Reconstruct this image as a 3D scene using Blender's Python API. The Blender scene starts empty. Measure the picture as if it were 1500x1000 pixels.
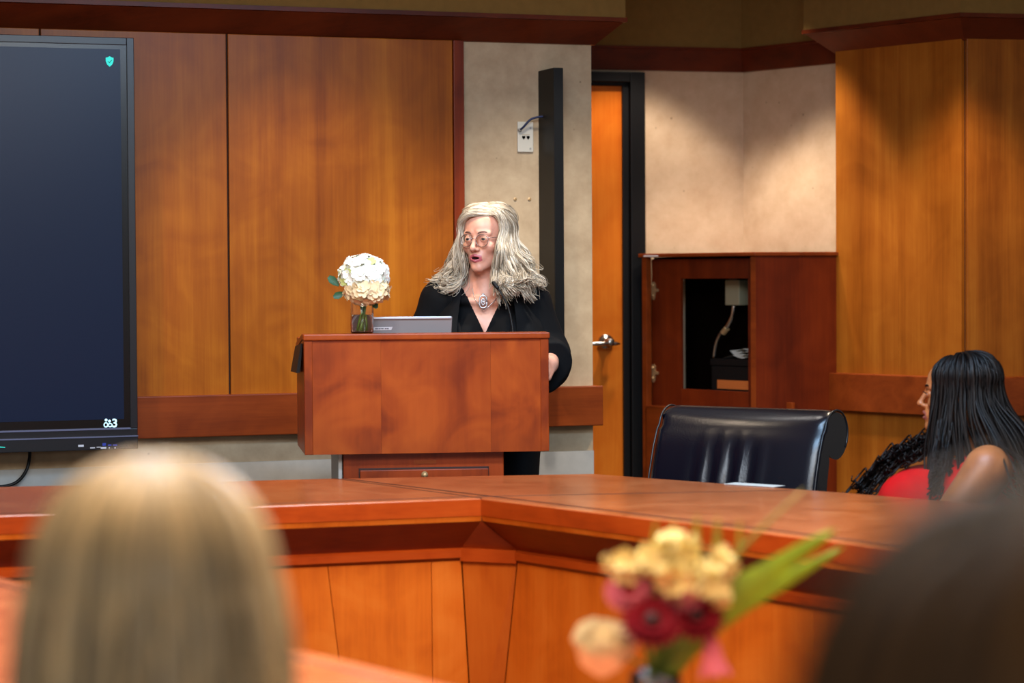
import bpy, bmesh, math, random
import numpy as np
from mathutils import Matrix, Vector
PI = math.pi
SC = bpy.context.scene
COL = SC.collection
R = math.radians
rnd = random.Random(7)

# ------------------------------------------------------------------ camera, world, lights, exposure
FPX = 3541.0                       # focal length for a 1500 pixel wide frame (85 mm)
CAM = np.array([0.0, 0.0, 1.4])
_p, _r = math.atan(100 / FPX), 0.006
FWD = np.array([0, math.cos(_p), -math.sin(_p)])
_r0 = np.array([1.0, 0, 0]); _u0 = np.array([0, math.sin(_p), math.cos(_p)])
RGT = math.cos(_r) * _r0 - math.sin(_r) * _u0
UPV = math.sin(_r) * _r0 + math.cos(_r) * _u0
cd = bpy.data.cameras.new('camera')
cd.sensor_width = 36; cd.lens = FPX * 36 / 1500
cd.clip_start = 0.05
cd.dof.use_dof = True; cd.dof.focus_distance = 8.3; cd.dof.aperture_fstop = 2.6
cam = bpy.data.objects.new('camera', cd); COL.objects.link(cam)
m = Matrix((RGT, UPV, -FWD)).transposed().to_4x4(); m.translation = CAM
cam.matrix_world = m
SC.camera = cam
SC.view_settings.view_transform = 'Standard'
SC.view_settings.look = 'None'
SC.view_settings.gamma = 1.0
SC.view_settings.exposure = 0.0
SC.view_settings.use_curve_mapping = False
w = bpy.data.worlds.new('world'); SC.world = w; w.use_nodes = True
w.node_tree.nodes['Background'].inputs[0].default_value = (1.0, 0.93, 0.84, 1)
w.node_tree.nodes['Background'].inputs[1].default_value = 0.22


def look(loc, to):
    return (Vector(to) - Vector(loc)).to_track_quat('-Z', 'Y').to_euler()


def spot(name, loc, to, power, deg, blend=0.35, col=(1, 0.82, 0.6), rad=0.05):
    l = bpy.data.lights.new(name, 'SPOT'); l.energy = power; l.spot_size = R(deg); l.spot_blend = blend
    l.color = col; l.shadow_soft_size = rad
    o = bpy.data.objects.new(name, l); COL.objects.link(o); o.location = loc; o.rotation_euler = look(loc, to)
    return o


def area(name, loc, to, power, sx, sy, col=(1, 0.9, 0.78)):
    l = bpy.data.lights.new(name, 'AREA'); l.energy = power; l.shape = 'RECTANGLE'; l.size = sx; l.size_y = sy; l.color = col
    o = bpy.data.objects.new(name, l); COL.objects.link(o); o.location = loc; o.rotation_euler = look(loc, to)
    return o


WARM = (1, 0.80, 0.57)
# assumed wall washers in the ceiling, out of view
spot('assumed_wall_light', (0.62, 9.98, 2.75), (0.64, 10.02, 0), 72, 86, 0.30, (1, .87, .75))
spot('assumed_wall_light', (0.96, 9.88, 2.72), (1.02, 9.95, 0), 80, 75, 0.34, (1, .87, .75))
spot('assumed_wall_light', (1.50, 8.75, 2.80), (1.58, 8.98, 0), 125, 88, 0.45, WARM)
spot('assumed_wall_light', (-0.62, 8.10, 2.8), (-0.5, 8.5, 0.6), 75, 84, 0.7, WARM)
spot('assumed_wall_light', (-1.75, 7.7, 2.8), (-1.6, 8.1, 0.6), 75, 84, 0.7, WARM)
spot('assumed_wall_light', (0.35, 8.35, 2.8), (0.27, 8.85, 0.7), 120, 76, 0.8, (1, .94, .87))
# assumed lamps out of view: lectern spot, ceiling panels (cool one over the desk wing), window fill behind the camera
spot('assumed_lectern_spot', (-0.75, 5.9, 2.85), (-0.12, 8.2, 1.3), 145, 34, 0.5, (1, 0.94, 0.88), 0.12)
area('assumed_ceiling_panel', (-0.1, 4.4, 2.86), (-0.1, 4.6, 0), 195, 2.6, 1.2, (.80, .90, 1))  # assumed panel over the desk well, added to light the desk fronts
area('assumed_ceiling_panel', (0.55, 6.0, 2.86), (0.55, 6.0, 0), 110, 1.7, .20, (.42, .68, 1))  # assumed narrow cool panel, added for a blue highlight on the chair
area('assumed_ceiling_panel', (0.1, 2.7, 2.86), (0.1, 2.7, 0), 80, 2.4, .9, (1, .82, .60))  # assumed warm panel, added to rim-light the blonde hair
area('assumed_window_light', (-0.6, -4.2, 2.0), (0, 6, 1.0), 90, 5.0, 1.5, (0.88, 0.94, 1.0))  # unseen window assumed behind the camera, added for cool highlights and frontal fill


# ------------------------------------------------------------------ pixel helpers (photo pixels -> points in the room)
def ray(x, y):
    return FWD + (x - 750) / FPX * RGT + (500 - y) / FPX * UPV


def G(x, y, z):
    d = ray(x, y); return CAM + d * ((z - CAM[2]) / d[2])


def P(x, y, Y):
    d = ray(x, y); return CAM + d * (Y / d[1])


class Frame:
    """upright plane: local x along it, local y into it, z up"""
    def __init__(s, x, y, deg):
        s.o = np.array([x, y]); s.deg = deg; a = R(deg)
        s.u = np.array([math.cos(a), math.sin(a)]); s.n = np.array([-math.sin(a), math.cos(a)])

    def hit(s, px, py, off=0.0):
        d = ray(px, py); o = s.o - s.n * off
        t = np.dot(o - CAM[:2], s.n) / np.dot(d[:2], s.n)
        q = CAM + d * t
        return float(np.dot(q[:2] - s.o, s.u)), float(q[2])

    def w(s, u, v=0.0, z=0.0):
        q = s.o + s.u * u + s.n * v
        return (float(q[0]), float(q[1]), z)

    def xy(s, u, v=0.0):
        q = s.o + s.u * u + s.n * v
        return (float(q[0]), float(q[1]))


# ------------------------------------------------------------------ materials
def lin(h):
    h = h.lstrip('#')
    c = [int(h[i:i + 2], 16) / 255 for i in (0, 2, 4)]
    return tuple(x / 12.92 if x <= .04045 else ((x + .055) / 1.055) ** 2.4 for x in c) + (1,)


def base_mat(name):
    m = bpy.data.materials.new(name); m.use_nodes = True
    nt = m.node_tree
    return m, nt, nt.nodes['Principled BSDF']


def plain(name, hexc, rough=0.5, metal=0.0, spec=0.5, var=0.0, vscale=30, bump=0.0, bscale=200, coat=0.0, emit=0.0, sheen=0.0):
    m, nt, b = base_mat(name); c = lin(hexc)
    b.inputs['Base Color'].default_value = c
    b.inputs['Roughness'].default_value = rough; b.inputs['Metallic'].default_value = metal
    b.inputs['Specular IOR Level'].default_value = spec
    b.inputs['Coat Weight'].default_value = coat; b.inputs['Sheen Weight'].default_value = sheen
    if emit:
        b.inputs['Emission Color'].default_value = c; b.inputs['Emission Strength'].default_value = emit
    if var or bump:
        tc = nt.nodes.new('ShaderNodeTexCoord')
    if var:
        n = nt.nodes.new('ShaderNodeTexNoise'); n.inputs['Scale'].default_value = vscale; n.inputs['Detail'].default_value = 4
        nt.links.new(tc.outputs['Object'], n.inputs['Vector'])
        r = nt.nodes.new('ShaderNodeValToRGB')
        r.color_ramp.elements[0].position = .3; r.color_ramp.elements[1].position = .7
        r.color_ramp.elements[0].color = tuple(x * (1 - var) for x in c[:3]) + (1,)
        r.color_ramp.elements[1].color = tuple(min(1, x * (1 + var)) for x in c[:3]) + (1,)
        nt.links.new(n.outputs['Fac'], r.inputs['Fac']); nt.links.new(r.outputs['Color'], b.inputs['Base Color'])
    if bump:
        n = nt.nodes.new('ShaderNodeTexNoise'); n.inputs['Scale'].default_value = bscale; n.inputs['Detail'].default_value = 3
        nt.links.new(tc.outputs['Object'], n.inputs['Vector'])
        bp = nt.nodes.new('ShaderNodeBump'); bp.inputs['Strength'].default_value = bump; bp.inputs['Distance'].default_value = .002
        nt.links.new(n.outputs['Fac'], bp.inputs['Height']); nt.links.new(bp.outputs['Normal'], b.inputs['Normal'])
    return m


def wood(name, dark, mid, light, rough=0.35, grain=(9, 9, .55), coat=0.0, figure=0.35, spec=0.22):
    """veneer: long grain along local z (grain = noise scale per axis), broad cloudy figure, offset per object"""
    m, nt, b = base_mat(name); N = nt.nodes.new; L = nt.links.new
    tc = N('ShaderNodeTexCoord'); oi = N('ShaderNodeObjectInfo')
    ml = N('ShaderNodeMath'); ml.operation = 'MULTIPLY'; ml.inputs[1].default_value = 37.0
    L(oi.outputs['Random'], ml.inputs[0])
    ad = N('ShaderNodeVectorMath'); ad.operation = 'ADD'
    L(tc.outputs['Object'], ad.inputs[0]); L(ml.outputs[0], ad.inputs[1])
    mp = N('ShaderNodeMapping'); mp.inputs['Scale'].default_value = grain
    L(ad.outputs[0], mp.inputs['Vector'])
    n1 = N('ShaderNodeTexNoise'); n1.inputs['Scale'].default_value = 1.0; n1.inputs['Detail'].default_value = 6; n1.inputs['Distortion'].default_value = .6
    L(mp.outputs[0], n1.inputs['Vector'])
    mp2 = N('ShaderNodeMapping'); mp2.inputs['Scale'].default_value = tuple(g * 14 for g in grain)
    L(ad.outputs[0], mp2.inputs['Vector'])
    n2 = N('ShaderNodeTexNoise'); n2.inputs['Scale'].default_value = 1.0; n2.inputs['Detail'].default_value = 3
    L(mp2.outputs[0], n2.inputs['Vector'])
    n3 = N('ShaderNodeTexNoise'); n3.inputs['Scale'].default_value = 5.0; n3.inputs['Detail'].default_value = 3; n3.inputs['Distortion'].default_value = 1.2
    L(ad.outputs[0], n3.inputs['Vector'])
    mx = N('ShaderNodeMix'); mx.inputs[0].default_value = .25
    L(n1.outputs['Fac'], mx.inputs[2]); L(n2.outputs['Fac'], mx.inputs[3])
    mx2 = N('ShaderNodeMix'); mx2.inputs[0].default_value = figure
    L(mx.outputs[0], mx2.inputs[2]); L(n3.outputs['Fac'], mx2.inputs[3])
    rp = N('ShaderNodeValToRGB'); e = rp.color_ramp.elements
    e[0].position = .36; e[0].color = lin(dark); e[1].position = .66; e[1].color = lin(light)
    k = e.new(.5); k.color = lin(mid)
    L(mx2.outputs[0], rp.inputs['Fac']); L(rp.outputs['Color'], b.inputs['Base Color'])
    b.inputs['Roughness'].default_value = rough; b.inputs['Coat Weight'].default_value = coat; b.inputs['Coat Roughness'].default_value = .25
    b.inputs['Specular IOR Level'].default_value = spec
    return m


def wallboard(name, a, c, speck='#5a4630', bump=.15):
    m, nt, b = base_mat(name); N = nt.nodes.new; L = nt.links.new
    tc = N('ShaderNodeTexCoord')
    n = N('ShaderNodeTexNoise'); n.inputs['Scale'].default_value = 9; n.inputs['Detail'].default_value = 8; n.inputs['Roughness'].default_value = .65
    L(tc.outputs['Object'], n.inputs['Vector'])
    r = N('ShaderNodeValToRGB'); r.color_ramp.elements[0].position = .3; r.color_ramp.elements[1].position = .7
    r.color_ramp.elements[0].color = lin(a); r.color_ramp.elements[1].color = lin(c)
    L(n.outputs['Fac'], r.inputs['Fac'])
    v = N('ShaderNodeTexVoronoi'); v.inputs['Scale'].default_value = 11
    L(tc.outputs['Object'], v.inputs['Vector'])
    r2 = N('ShaderNodeValToRGB'); r2.color_ramp.elements[0].position = .035; r2.color_ramp.elements[1].position = .06
    r2.color_ramp.elements[0].color = (1, 1, 1, 1); r2.color_ramp.elements[1].color = (0, 0, 0, 1)
    L(v.outputs['Distance'], r2.inputs['Fac'])
    mu = N('ShaderNodeMath'); mu.operation = 'MULTIPLY'; mu.inputs[1].default_value = .6
    L(r2.outputs['Color'], mu.inputs[0])
    mx = N('ShaderNodeMix'); mx.data_type = 'RGBA'
    L(mu.outputs[0], mx.inputs[0]); L(r.outputs['Color'], mx.inputs[6]); mx.inputs[7].default_value = lin(speck)
    L(mx.outputs[2], b.inputs['Base Color'])
    b.inputs['Roughness'].default_value = .9; b.inputs['Specular IOR Level'].default_value = .15
    return m


def hairmat(name, dark, mid, light, rough=.42, spec=.5, streak=6.0, mixn=.45):
    m, nt, b = base_mat(name); N = nt.nodes.new; L = nt.links.new
    g = N('ShaderNodeNewGeometry'); tc = N('ShaderNodeTexCoord')
    n = N('ShaderNodeTexNoise'); n.inputs['Scale'].default_value = streak; n.inputs['Detail'].default_value = 2
    L(tc.outputs['Object'], n.inputs['Vector'])
    mx = N('ShaderNodeMix'); mx.inputs[0].default_value = mixn
    L(g.outputs['Random Per Island'], mx.inputs[2]); L(n.outputs['Fac'], mx.inputs[3])
    r = N('ShaderNodeValToRGB'); e = r.color_ramp.elements
    e[0].position = .18; e[0].color = lin(dark); e[1].position = .8; e[1].color = lin(light)
    k = e.new(.45); k.color = lin(mid)
    L(mx.outputs[0], r.inputs['Fac']); L(r.outputs['Color'], b.inputs['Base Color'])
    b.inputs['Roughness'].default_value = rough; b.inputs['Specular IOR Level'].default_value = spec
    return m


def skinmat(name, a, c, rough=.45):
    m, nt, b = base_mat(name); N = nt.nodes.new; L = nt.links.new
    tc = N('ShaderNodeTexCoord'); n = N('ShaderNodeTexNoise'); n.inputs['Scale'].default_value = 22; n.inputs['Detail'].default_value = 5
    L(tc.outputs['Object'], n.inputs['Vector'])
    r = N('ShaderNodeValToRGB'); r.color_ramp.elements[0].position = .35; r.color_ramp.elements[1].position = .65
    r.color_ramp.elements[0].color = lin(a); r.color_ramp.elements[1].color = lin(c)
    L(n.outputs['Fac'], r.inputs['Fac']); L(r.outputs['Color'], b.inputs['Base Color'])
    b.inputs['Roughness'].default_value = rough; b.inputs['Subsurface Weight'].default_value = .12
    b.inputs['Subsurface Radius'].default_value = (.012, .005, .003); b.inputs['Subsurface Scale'].default_value = .6
    return m


def glass(name, col=(1, 1, 1), rough=0.0, ior=1.45):
    m, nt, b = base_mat(name)
    b.inputs['Base Color'].default_value = tuple(col) + (1,)
    b.inputs['Transmission Weight'].default_value = 1; b.inputs['Roughness'].default_value = rough; b.inputs['IOR'].default_value = ior
    return m


M = dict(
    panel=wood('panel_veneer', '#84420c', '#9c5410', '#b26818', .36, (9, 9, .3), .03, .30),
    pillar=wood('pillar_veneer', '#80410c', '#985314', '#ac661e', .40, (9, 9, .3), .03, .22),
    stile=wood('stile_wood', '#5c1f08', '#72290c', '#823210', .4, (12, 12, .6), .03, .3),
    rail=wood('rail_wood', '#66270b', '#7c340f', '#8c3e14', .38, (.6, 14, 14), .03, .3),
    crown=wood('crown_wood', '#4a1b0a', '#5c230d', '#6a2a10', .4, (.8, 8, 8), .03, .3),
    lectern=wood('lectern_veneer', '#6e2608', '#8c380c', '#a04712', .36, (6, 6, .5), .03, .6),
    dark_box=wood('pedestal_wood', '#6a2409', '#84310d', '#953a12', .4, (8, 8, .5), .03, .4),
    desk_top=wood('desk_top_wood', '#a84e22', '#bf6030', '#d0723e', .22, (2.0, 2.0, 9), .35, .5, .5),
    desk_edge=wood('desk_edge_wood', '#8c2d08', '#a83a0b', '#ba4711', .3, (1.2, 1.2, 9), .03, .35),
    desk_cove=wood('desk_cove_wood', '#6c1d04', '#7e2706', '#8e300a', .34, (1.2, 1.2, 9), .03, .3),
    desk_panel=wood('desk_panel_veneer', '#b84c0c', '#cf5d12', '#da6c1e', .38, (9, 9, .45), .03, .4),
    desk_panel2=wood('desk_corner_veneer', '#ab420a', '#bd500e', '#c95c16', .38, (9, 9, .45), .03, .3),
    cabinet=wood('cabinet_wood', '#4c1605', '#601f07', '#72290a', .38, (9, 9, .5), .03, .35),
    door=wood('door_veneer', '#b0500c', '#c86414', '#d4741e', .35, (8, 8, .4), .03, .3),
    board=wallboard('wallboard_fibre', '#a98f70', '#c4ab8a'),
    board2=wallboard('wallboard_niche', '#bd9f7e', '#d2b796'),
    grey_wall=plain('lower_wall_grey', '#a8a49c', .8, var=.05),
    fascia=plain('fascia_paint', '#7c5e30', .9, spec=.1, var=.06),
    ceiling=plain('ceiling_paint', '#c8c0b0', .9),
    floor=plain('carpet', '#3a3632', .95, var=.25, vscale=120, bump=.6),
    black=plain('black_paint', '#090909', .5, spec=.25, var=.1),
    frame=plain('door_frame_paint', '#0d0c0c', .5, spec=.2, var=.08),
    groove=plain('dark_groove', '#2a0e04', .7),
    chrome=plain('satin_nickel', '#c8c4bc', .22, 1.0),
    brass=plain('aged_brass', '#c4a070', .45, .55),
    leather=plain('black_leather', '#060914', .27, spec=.5, bump=.22, bscale=160),
    piping=plain('leather_piping', '#1a1a1e', .35),
    black_cloth=plain('black_cloth', '#040508', .85, spec=.2, var=.2, vscale=60),
    black_cloth2=plain('black_knit', '#030407', .85, spec=.2, var=.2, vscale=60),
    white_plastic=plain('white_plastic', '#cfc6b4', .5),
    white_bright=plain('white_label', '#e8e8e8', .5),
    grey_text=plain('label_ink', '#555a66', .6),
    laptop=plain('laptop_shell', '#929292', .5, 0),
    laptop_edge=plain('laptop_edge', '#d4d6dc', .3, .6),
    blue_cable=plain('blue_cable', '#1a2448', .5),
    metal_strip=plain('grey_metal_strip', '#a9a39a', .5, .3),
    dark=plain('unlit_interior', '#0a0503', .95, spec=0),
    bezel=plain('display_bezel', '#17181d', .32, spec=.5),
    bezel_line=plain('display_bezel_line', '#7d86a8', .3, .7),
    inner=plain('display_border', '#020203', .25),
    screen=None,
    teal=plain('teal_icon', '#27d8c8', .5, emit=.75),
    cyan=plain('pale_cyan_icon', '#bfeeff', .5, emit=.8),
    icon_dark=plain('dark_icon', '#0b5a60', .5),
    port_blue=plain('blue_port', '#2a3a9a', .4, emit=.15),
    port_white=plain('white_port', '#c8ccd8', .4),
    conduit_grey=plain('galvanised_box', '#8a8064', .6),
    case=plain('black_case_plastic', '#0d0b0a', .7, spec=.2),
    orange=plain('orange_label', '#c0662a', .6),
    paper=plain('paper', '#cfc8bc', .8),
    petal_white=plain('white_petals', '#f2f3e6', .7, spec=.1, var=.03),
    petal_bounce=plain('bounce_tinted_petals', '#ead4a8', .7, spec=.1, var=.06),  # white petals with warm light bounced off the wood put into their colour
    petal_lime=plain('lime_bud', '#c8d080', .7),
    leaf=plain('dark_leaf', '#24502c', .45, var=.2),
    blade=plain('grass_blade', '#7f9a0c', .5, var=.2),
    blade2=plain('olive_blade', '#8a7a18', .5, var=.2),
    stem=plain('green_stem', '#587a1c', .5, var=.2),
    cream=plain('cream_blossom', '#e8d08c', .7, spec=.1, var=.06),
    cream2=plain('peach_rose', '#f0dab4', .7, spec=.1, var=.06),
    burgundy=plain('burgundy_petals', '#7e1420', .6, spec=.1, var=.15),
    burgundy_d=plain('burgundy_heart', '#3c0a10', .7, var=.15),
    pink=plain('pink_petals', '#c8606c', .6, spec=.1, var=.1),
    glass=glass('clear_glass'),
    water=glass('water', (.92, .97, .90), 0, 1.33),
    lens=glass('thin_lens', (1, 1, 1), 0, 1.02),
    gold_wire=plain('wire_rim', '#b4a49e', .25, .9),
    silver=plain('silver_jewellery', '#cfd0d4', .3, .8, bump=.5, bscale=500),
    skin=skinmat('fair_skin', '#cc8e76', '#e2a890'),
    lip=plain('lipstick', '#b85c62', .4),
    mouth=plain('mouth_interior', '#3a1012', .5),
    brow=plain('grey_brow', '#6a5044', .8),
    eyewhite=plain('eye_white', '#d8d0cc', .25),
    iris=plain('grey_iris', '#4c5258', .2),
    pupil=plain('pupil', '#0a0808', .1),
    silver_hair=hairmat('silver_blonde_hair', '#5a4a38', '#b0a088', '#e6dccb', .45, .45, 16, .6),
    silver_root=hairmat('silver_hair_base', '#584838', '#8a7860', '#a8967a', .6),
    skin2=skinmat('brown_skin', '#99582e', '#b06a3c'),
    black_hair=hairmat('black_braids', '#050303', '#0c0706', '#1a100a', .5, .22),
    lip2=plain('brown_lips', '#9a5448', .4),
    red_cloth=plain('red_cloth', '#b80c10', .8, spec=.05, var=.12, vscale=14),
    blonde=hairmat('blonde_hair', '#74603f', '#bea27a', '#f8d094', .42, .4, 11),
    brown_hair=hairmat('dark_brown_hair', '#140c06', '#3a2616', '#7a5530', .6, .2),
    skin3=skinmat('pale_skin', '#c68e70', '#d49c7e'),
    navy=plain('navy_cloth', '#1a2030', .85, var=.1),
    charcoal=plain('charcoal_cloth', '#1c1a1a', .85, var=.1),
)
# display screen: a dark blue picture, glowing faintly
_m, _nt, _b = base_mat('display_screen')
_b.inputs['Base Color'].default_value = lin('#060a12'); _b.inputs['Specular IOR Level'].default_value = .25; _b.inputs['Roughness'].default_value = .3
_b.inputs['Emission Color'].default_value = lin('#0a1730'); _b.inputs['Emission Strength'].default_value = 1.0
M['screen'] = _m


# ------------------------------------------------------------------ mesh helpers
class MB:
    def __init__(s):
        s.v = []; s.f = []; s.mi = []

    def add(s, v, f, mi=0):
        k = len(s.v); s.v.extend([tuple(map(float, p)) for p in v])
        s.f.extend([tuple(k + i for i in q) for q in f]); s.mi.extend([mi] * len(f)); return s

    def box(s, x0, x1, y0, y1, z0, z1, mi=0):
        v = [(x0, y0, z0), (x1, y0, z0), (x1, y1, z0), (x0, y1, z0), (x0, y0, z1), (x1, y0, z1), (x1, y1, z1), (x0, y1, z1)]
        return s.add(v, [(0, 3, 2, 1), (4, 5, 6, 7), (0, 1, 5, 4), (1, 2, 6, 5), (2, 3, 7, 6), (3, 0, 4, 7)], mi)

    def prism(s, poly, z0, z1, mi=0):
        """plan polygon (counter-clockwise from above) extruded in z"""
        n = len(poly)
        v = [(p[0], p[1], z0) for p in poly] + [(p[0], p[1], z1) for p in poly]
        f = [tuple(range(n - 1, -1, -1)), tuple(range(n, 2 * n))] + [(i, (i + 1) % n, n + (i + 1) % n, n + i) for i in range(n)]
        return s.add(v, f, mi)

    def extrude_y(s, poly, y0, y1, mi=0):
        """outline in x,z extruded along y"""
        n = len(poly)
        v = [(p[0], y0, p[1]) for p in poly] + [(p[0], y1, p[1]) for p in poly]
        f = [tuple(range(n)), tuple(range(2 * n - 1, n - 1, -1))] + [(i, n + i, n + (i + 1) % n, (i + 1) % n) for i in range(n)]
        return s.add(v, f, mi)

    def tube(s, path, rad, n=8, mi=0, cap=True):
        v, f = tube_arrays(np.asarray(path, float), rad, n, cap); return s.add(v, f, mi)

    def lathe(s, prof, n=24, c=(0, 0, 0), mi=0, axis='z'):
        v = []; f = []
        for r, z in prof:
            for i in range(n):
                a = 2 * PI * i / n
                if axis == 'z': v.append((c[0] + r * math.cos(a), c[1] + r * math.sin(a), c[2] + z))
                elif axis == 'y': v.append((c[0] + r * math.cos(a), c[1] + z, c[2] - r * math.sin(a)))
                else: v.append((c[0] + z, c[1] + r * math.cos(a), c[2] + r * math.sin(a)))
        for k in range(len(prof) - 1):
            for i in range(n):
                j = (i + 1) % n; f.append((k * n + i, k * n + j, (k + 1) * n + j, (k + 1) * n + i))
        f.append(tuple(range(n - 1, -1, -1))); f.append(tuple((len(prof) - 1) * n + i for i in range(n)))
        return s.add(v, f, mi)

    def ball(s, c, r, nu=14, nv=9, mi=0):
        rx, ry, rz = (r, r, r) if np.isscalar(r) else r
        v = [(c[0], c[1], c[2] - rz)]; f = []
        for k in range(1, nv):
            t = PI * k / nv - PI / 2
            for i in range(nu):
                a = 2 * PI * i / nu
                v.append((c[0] + rx * math.cos(t) * math.cos(a), c[1] + ry * math.cos(t) * math.sin(a), c[2] + rz * math.sin(t)))
        v.append((c[0], c[1], c[2] + rz))
        for i in range(nu):
            f.append((0, 1 + (i + 1) % nu, 1 + i)); e = len(v) - 1; b = 1 + (nv - 2) * nu
            f.append((e, b + i, b + (i + 1) % nu))
        for k in range(nv - 2):
            for i in range(nu):
                j = (i + 1) % nu; a = 1 + k * nu; f.append((a + i, a + j, a + nu + j, a + nu + i))
        return s.add(v, f, mi)

    def sweep(s, path, prof, mi=0, closed=True):
        """profile (w = distance outward, z) swept along a plan polyline with mitred corners; outward is to the right of travel"""
        path = [np.array(p[:2], float) for p in path]; n = len(path); k = len(prof)
        nor = []
        for i in range(n - 1):
            d = path[i + 1] - path[i]; d /= np.linalg.norm(d); nor.append(np.array([d[1], -d[0]]))
        v = []
        for i in range(n):
            if i == 0: mt = nor[0]
            elif i == n - 1: mt = nor[-1]
            else:
                b = nor[i - 1] + nor[i]; b /= np.linalg.norm(b); mt = b / np.dot(b, nor[i])
            for wv, z in prof: v.append((path[i][0] + mt[0] * wv, path[i][1] + mt[1] * wv, z))
        f = []
        for i in range(n - 1):
            for j in range(k if closed else k - 1):
                j2 = (j + 1) % k; f.append((i * k + j, i * k + j2, (i + 1) * k + j2, (i + 1) * k + j))
        if closed:
            f.append(tuple(range(k - 1, -1, -1))); f.append(tuple((n - 1) * k + j for j in range(k)))
        return s.add(v, f, mi)

    def xf(s, mat):
        s.v = [tuple(mat @ Vector(p)) for p in s.v]; return s

    def build(s, name, mats, parent=None, smooth=False, bevel=0.0, fix=True, loc=None, rz=0.0, seg=2):
        me = bpy.data.meshes.new(name); me.from_pydata(s.v, [], s.f)
        if not isinstance(mats, (list, tuple)): mats = [mats]
        for q in mats: me.materials.append(M[q])
        if len(mats) > 1: me.polygons.foreach_set('material_index', s.mi)
        if fix:
            bm = bmesh.new(); bm.from_mesh(me); bmesh.ops.recalc_face_normals(bm, faces=bm.faces)
            if bevel:
                bmesh.ops.bevel(bm, geom=[e for e in bm.edges if e.is_manifold and e.calc_face_angle(0) > .5], offset=bevel, segments=seg, affect='EDGES', profile=.5)
            bm.to_mesh(me); bm.free()
        if smooth: me.polygons.foreach_set('use_smooth', [True] * len(me.polygons))
        me.update()
        o = bpy.data.objects.new(name, me); COL.objects.link(o)
        if parent: o.parent = parent
        if loc is not None: o.location = loc
        if rz: o.rotation_euler.z = rz
        return o


def tube_arrays(path, rad, n=8, cap=True):
    N = len(path); rad = np.broadcast_to(np.asarray(rad, float), (N,))
    t = np.gradient(path, axis=0); t /= np.linalg.norm(t, axis=1)[:, None] + 1e-12
    ref = np.array([0, 0, 1.0]) if abs(t[:, 2]).mean() < .8 else np.array([1.0, 0.2, 0])
    a = np.cross(t, ref); a /= np.linalg.norm(a, axis=1)[:, None] + 1e-12
    for i in range(1, N):
        if np.dot(a[i], a[i - 1]) < 0: a[i] = -a[i]
    b = np.cross(t, a)
    an = np.arange(n) * 2 * PI / n
    v = path[:, None, :] + rad[:, None, None] * (np.cos(an)[None, :, None] * a[:, None, :] + np.sin(an)[None, :, None] * b[:, None, :])
    v = v.reshape(-1, 3)
    i = np.arange(N - 1)[:, None] * n; j = np.arange(n)[None, :]; j2 = (j + 1) % n
    f = np.stack([i + j, i + j2, i + n + j2, i + n + j], -1).reshape(-1, 4).tolist()
    if cap: f += [tuple(range(n - 1, -1, -1)), tuple((N - 1) * n + q for q in range(n))]
    return v, f


def np_obj(name, v, f, mats, parent=None, smooth=True, mi=None):
    me = bpy.data.meshes.new(name); me.from_pydata(np.asarray(v).tolist(), [], f if isinstance(f, list) else f.tolist())
    if not isinstance(mats, (list, tuple)): mats = [mats]
    for q in mats: me.materials.append(M[q])
    if mi is not None: me.polygons.foreach_set('material_index', np.asarray(mi, np.int32))
    if smooth: me.polygons.foreach_set('use_smooth', [True] * len(me.polygons))
    me.update(); o = bpy.data.objects.new(name, me); COL.objects.link(o)
    if parent: o.parent = parent
    return o


def strands_obj(name, paths, rads, mat, parent, n=4):
    V = []; F = []; k = 0
    for p, r in zip(paths, rads):
        v, f = tube_arrays(p, r, n, False); V.append(v); F += [tuple(k + q for q in g) for g in f]; k += len(v)
    return np_obj(name, np.concatenate(V), F, mat, parent)


def tag(o, label, cat, group=None, kind=None):
    o['label'] = label; o['category'] = cat
    if group: o['group'] = group
    if kind: o['kind'] = kind
    return o


def thing(name, label, cat, loc=(0, 0, 0), rz=0.0, group=None):
    o = bpy.data.objects.new(name, None); COL.objects.link(o); o.empty_display_size = .1
    o.location = loc; o.rotation_euler.z = rz
    return tag(o, label, cat, group)


def struct(o):
    o['kind'] = 'structure'; return o


def dup(root, loc, rz, label, group=None):
    r = root.copy(); COL.objects.link(r); r.location = loc; r.rotation_euler.z = rz; r['label'] = label
    if group: r['group'] = group
    for ch in list(root.children):
        c = ch.copy(); COL.objects.link(c); c.parent = r
        for g in ch.children:
            d = g.copy(); COL.objects.link(d); d.parent = c
    return r


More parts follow.
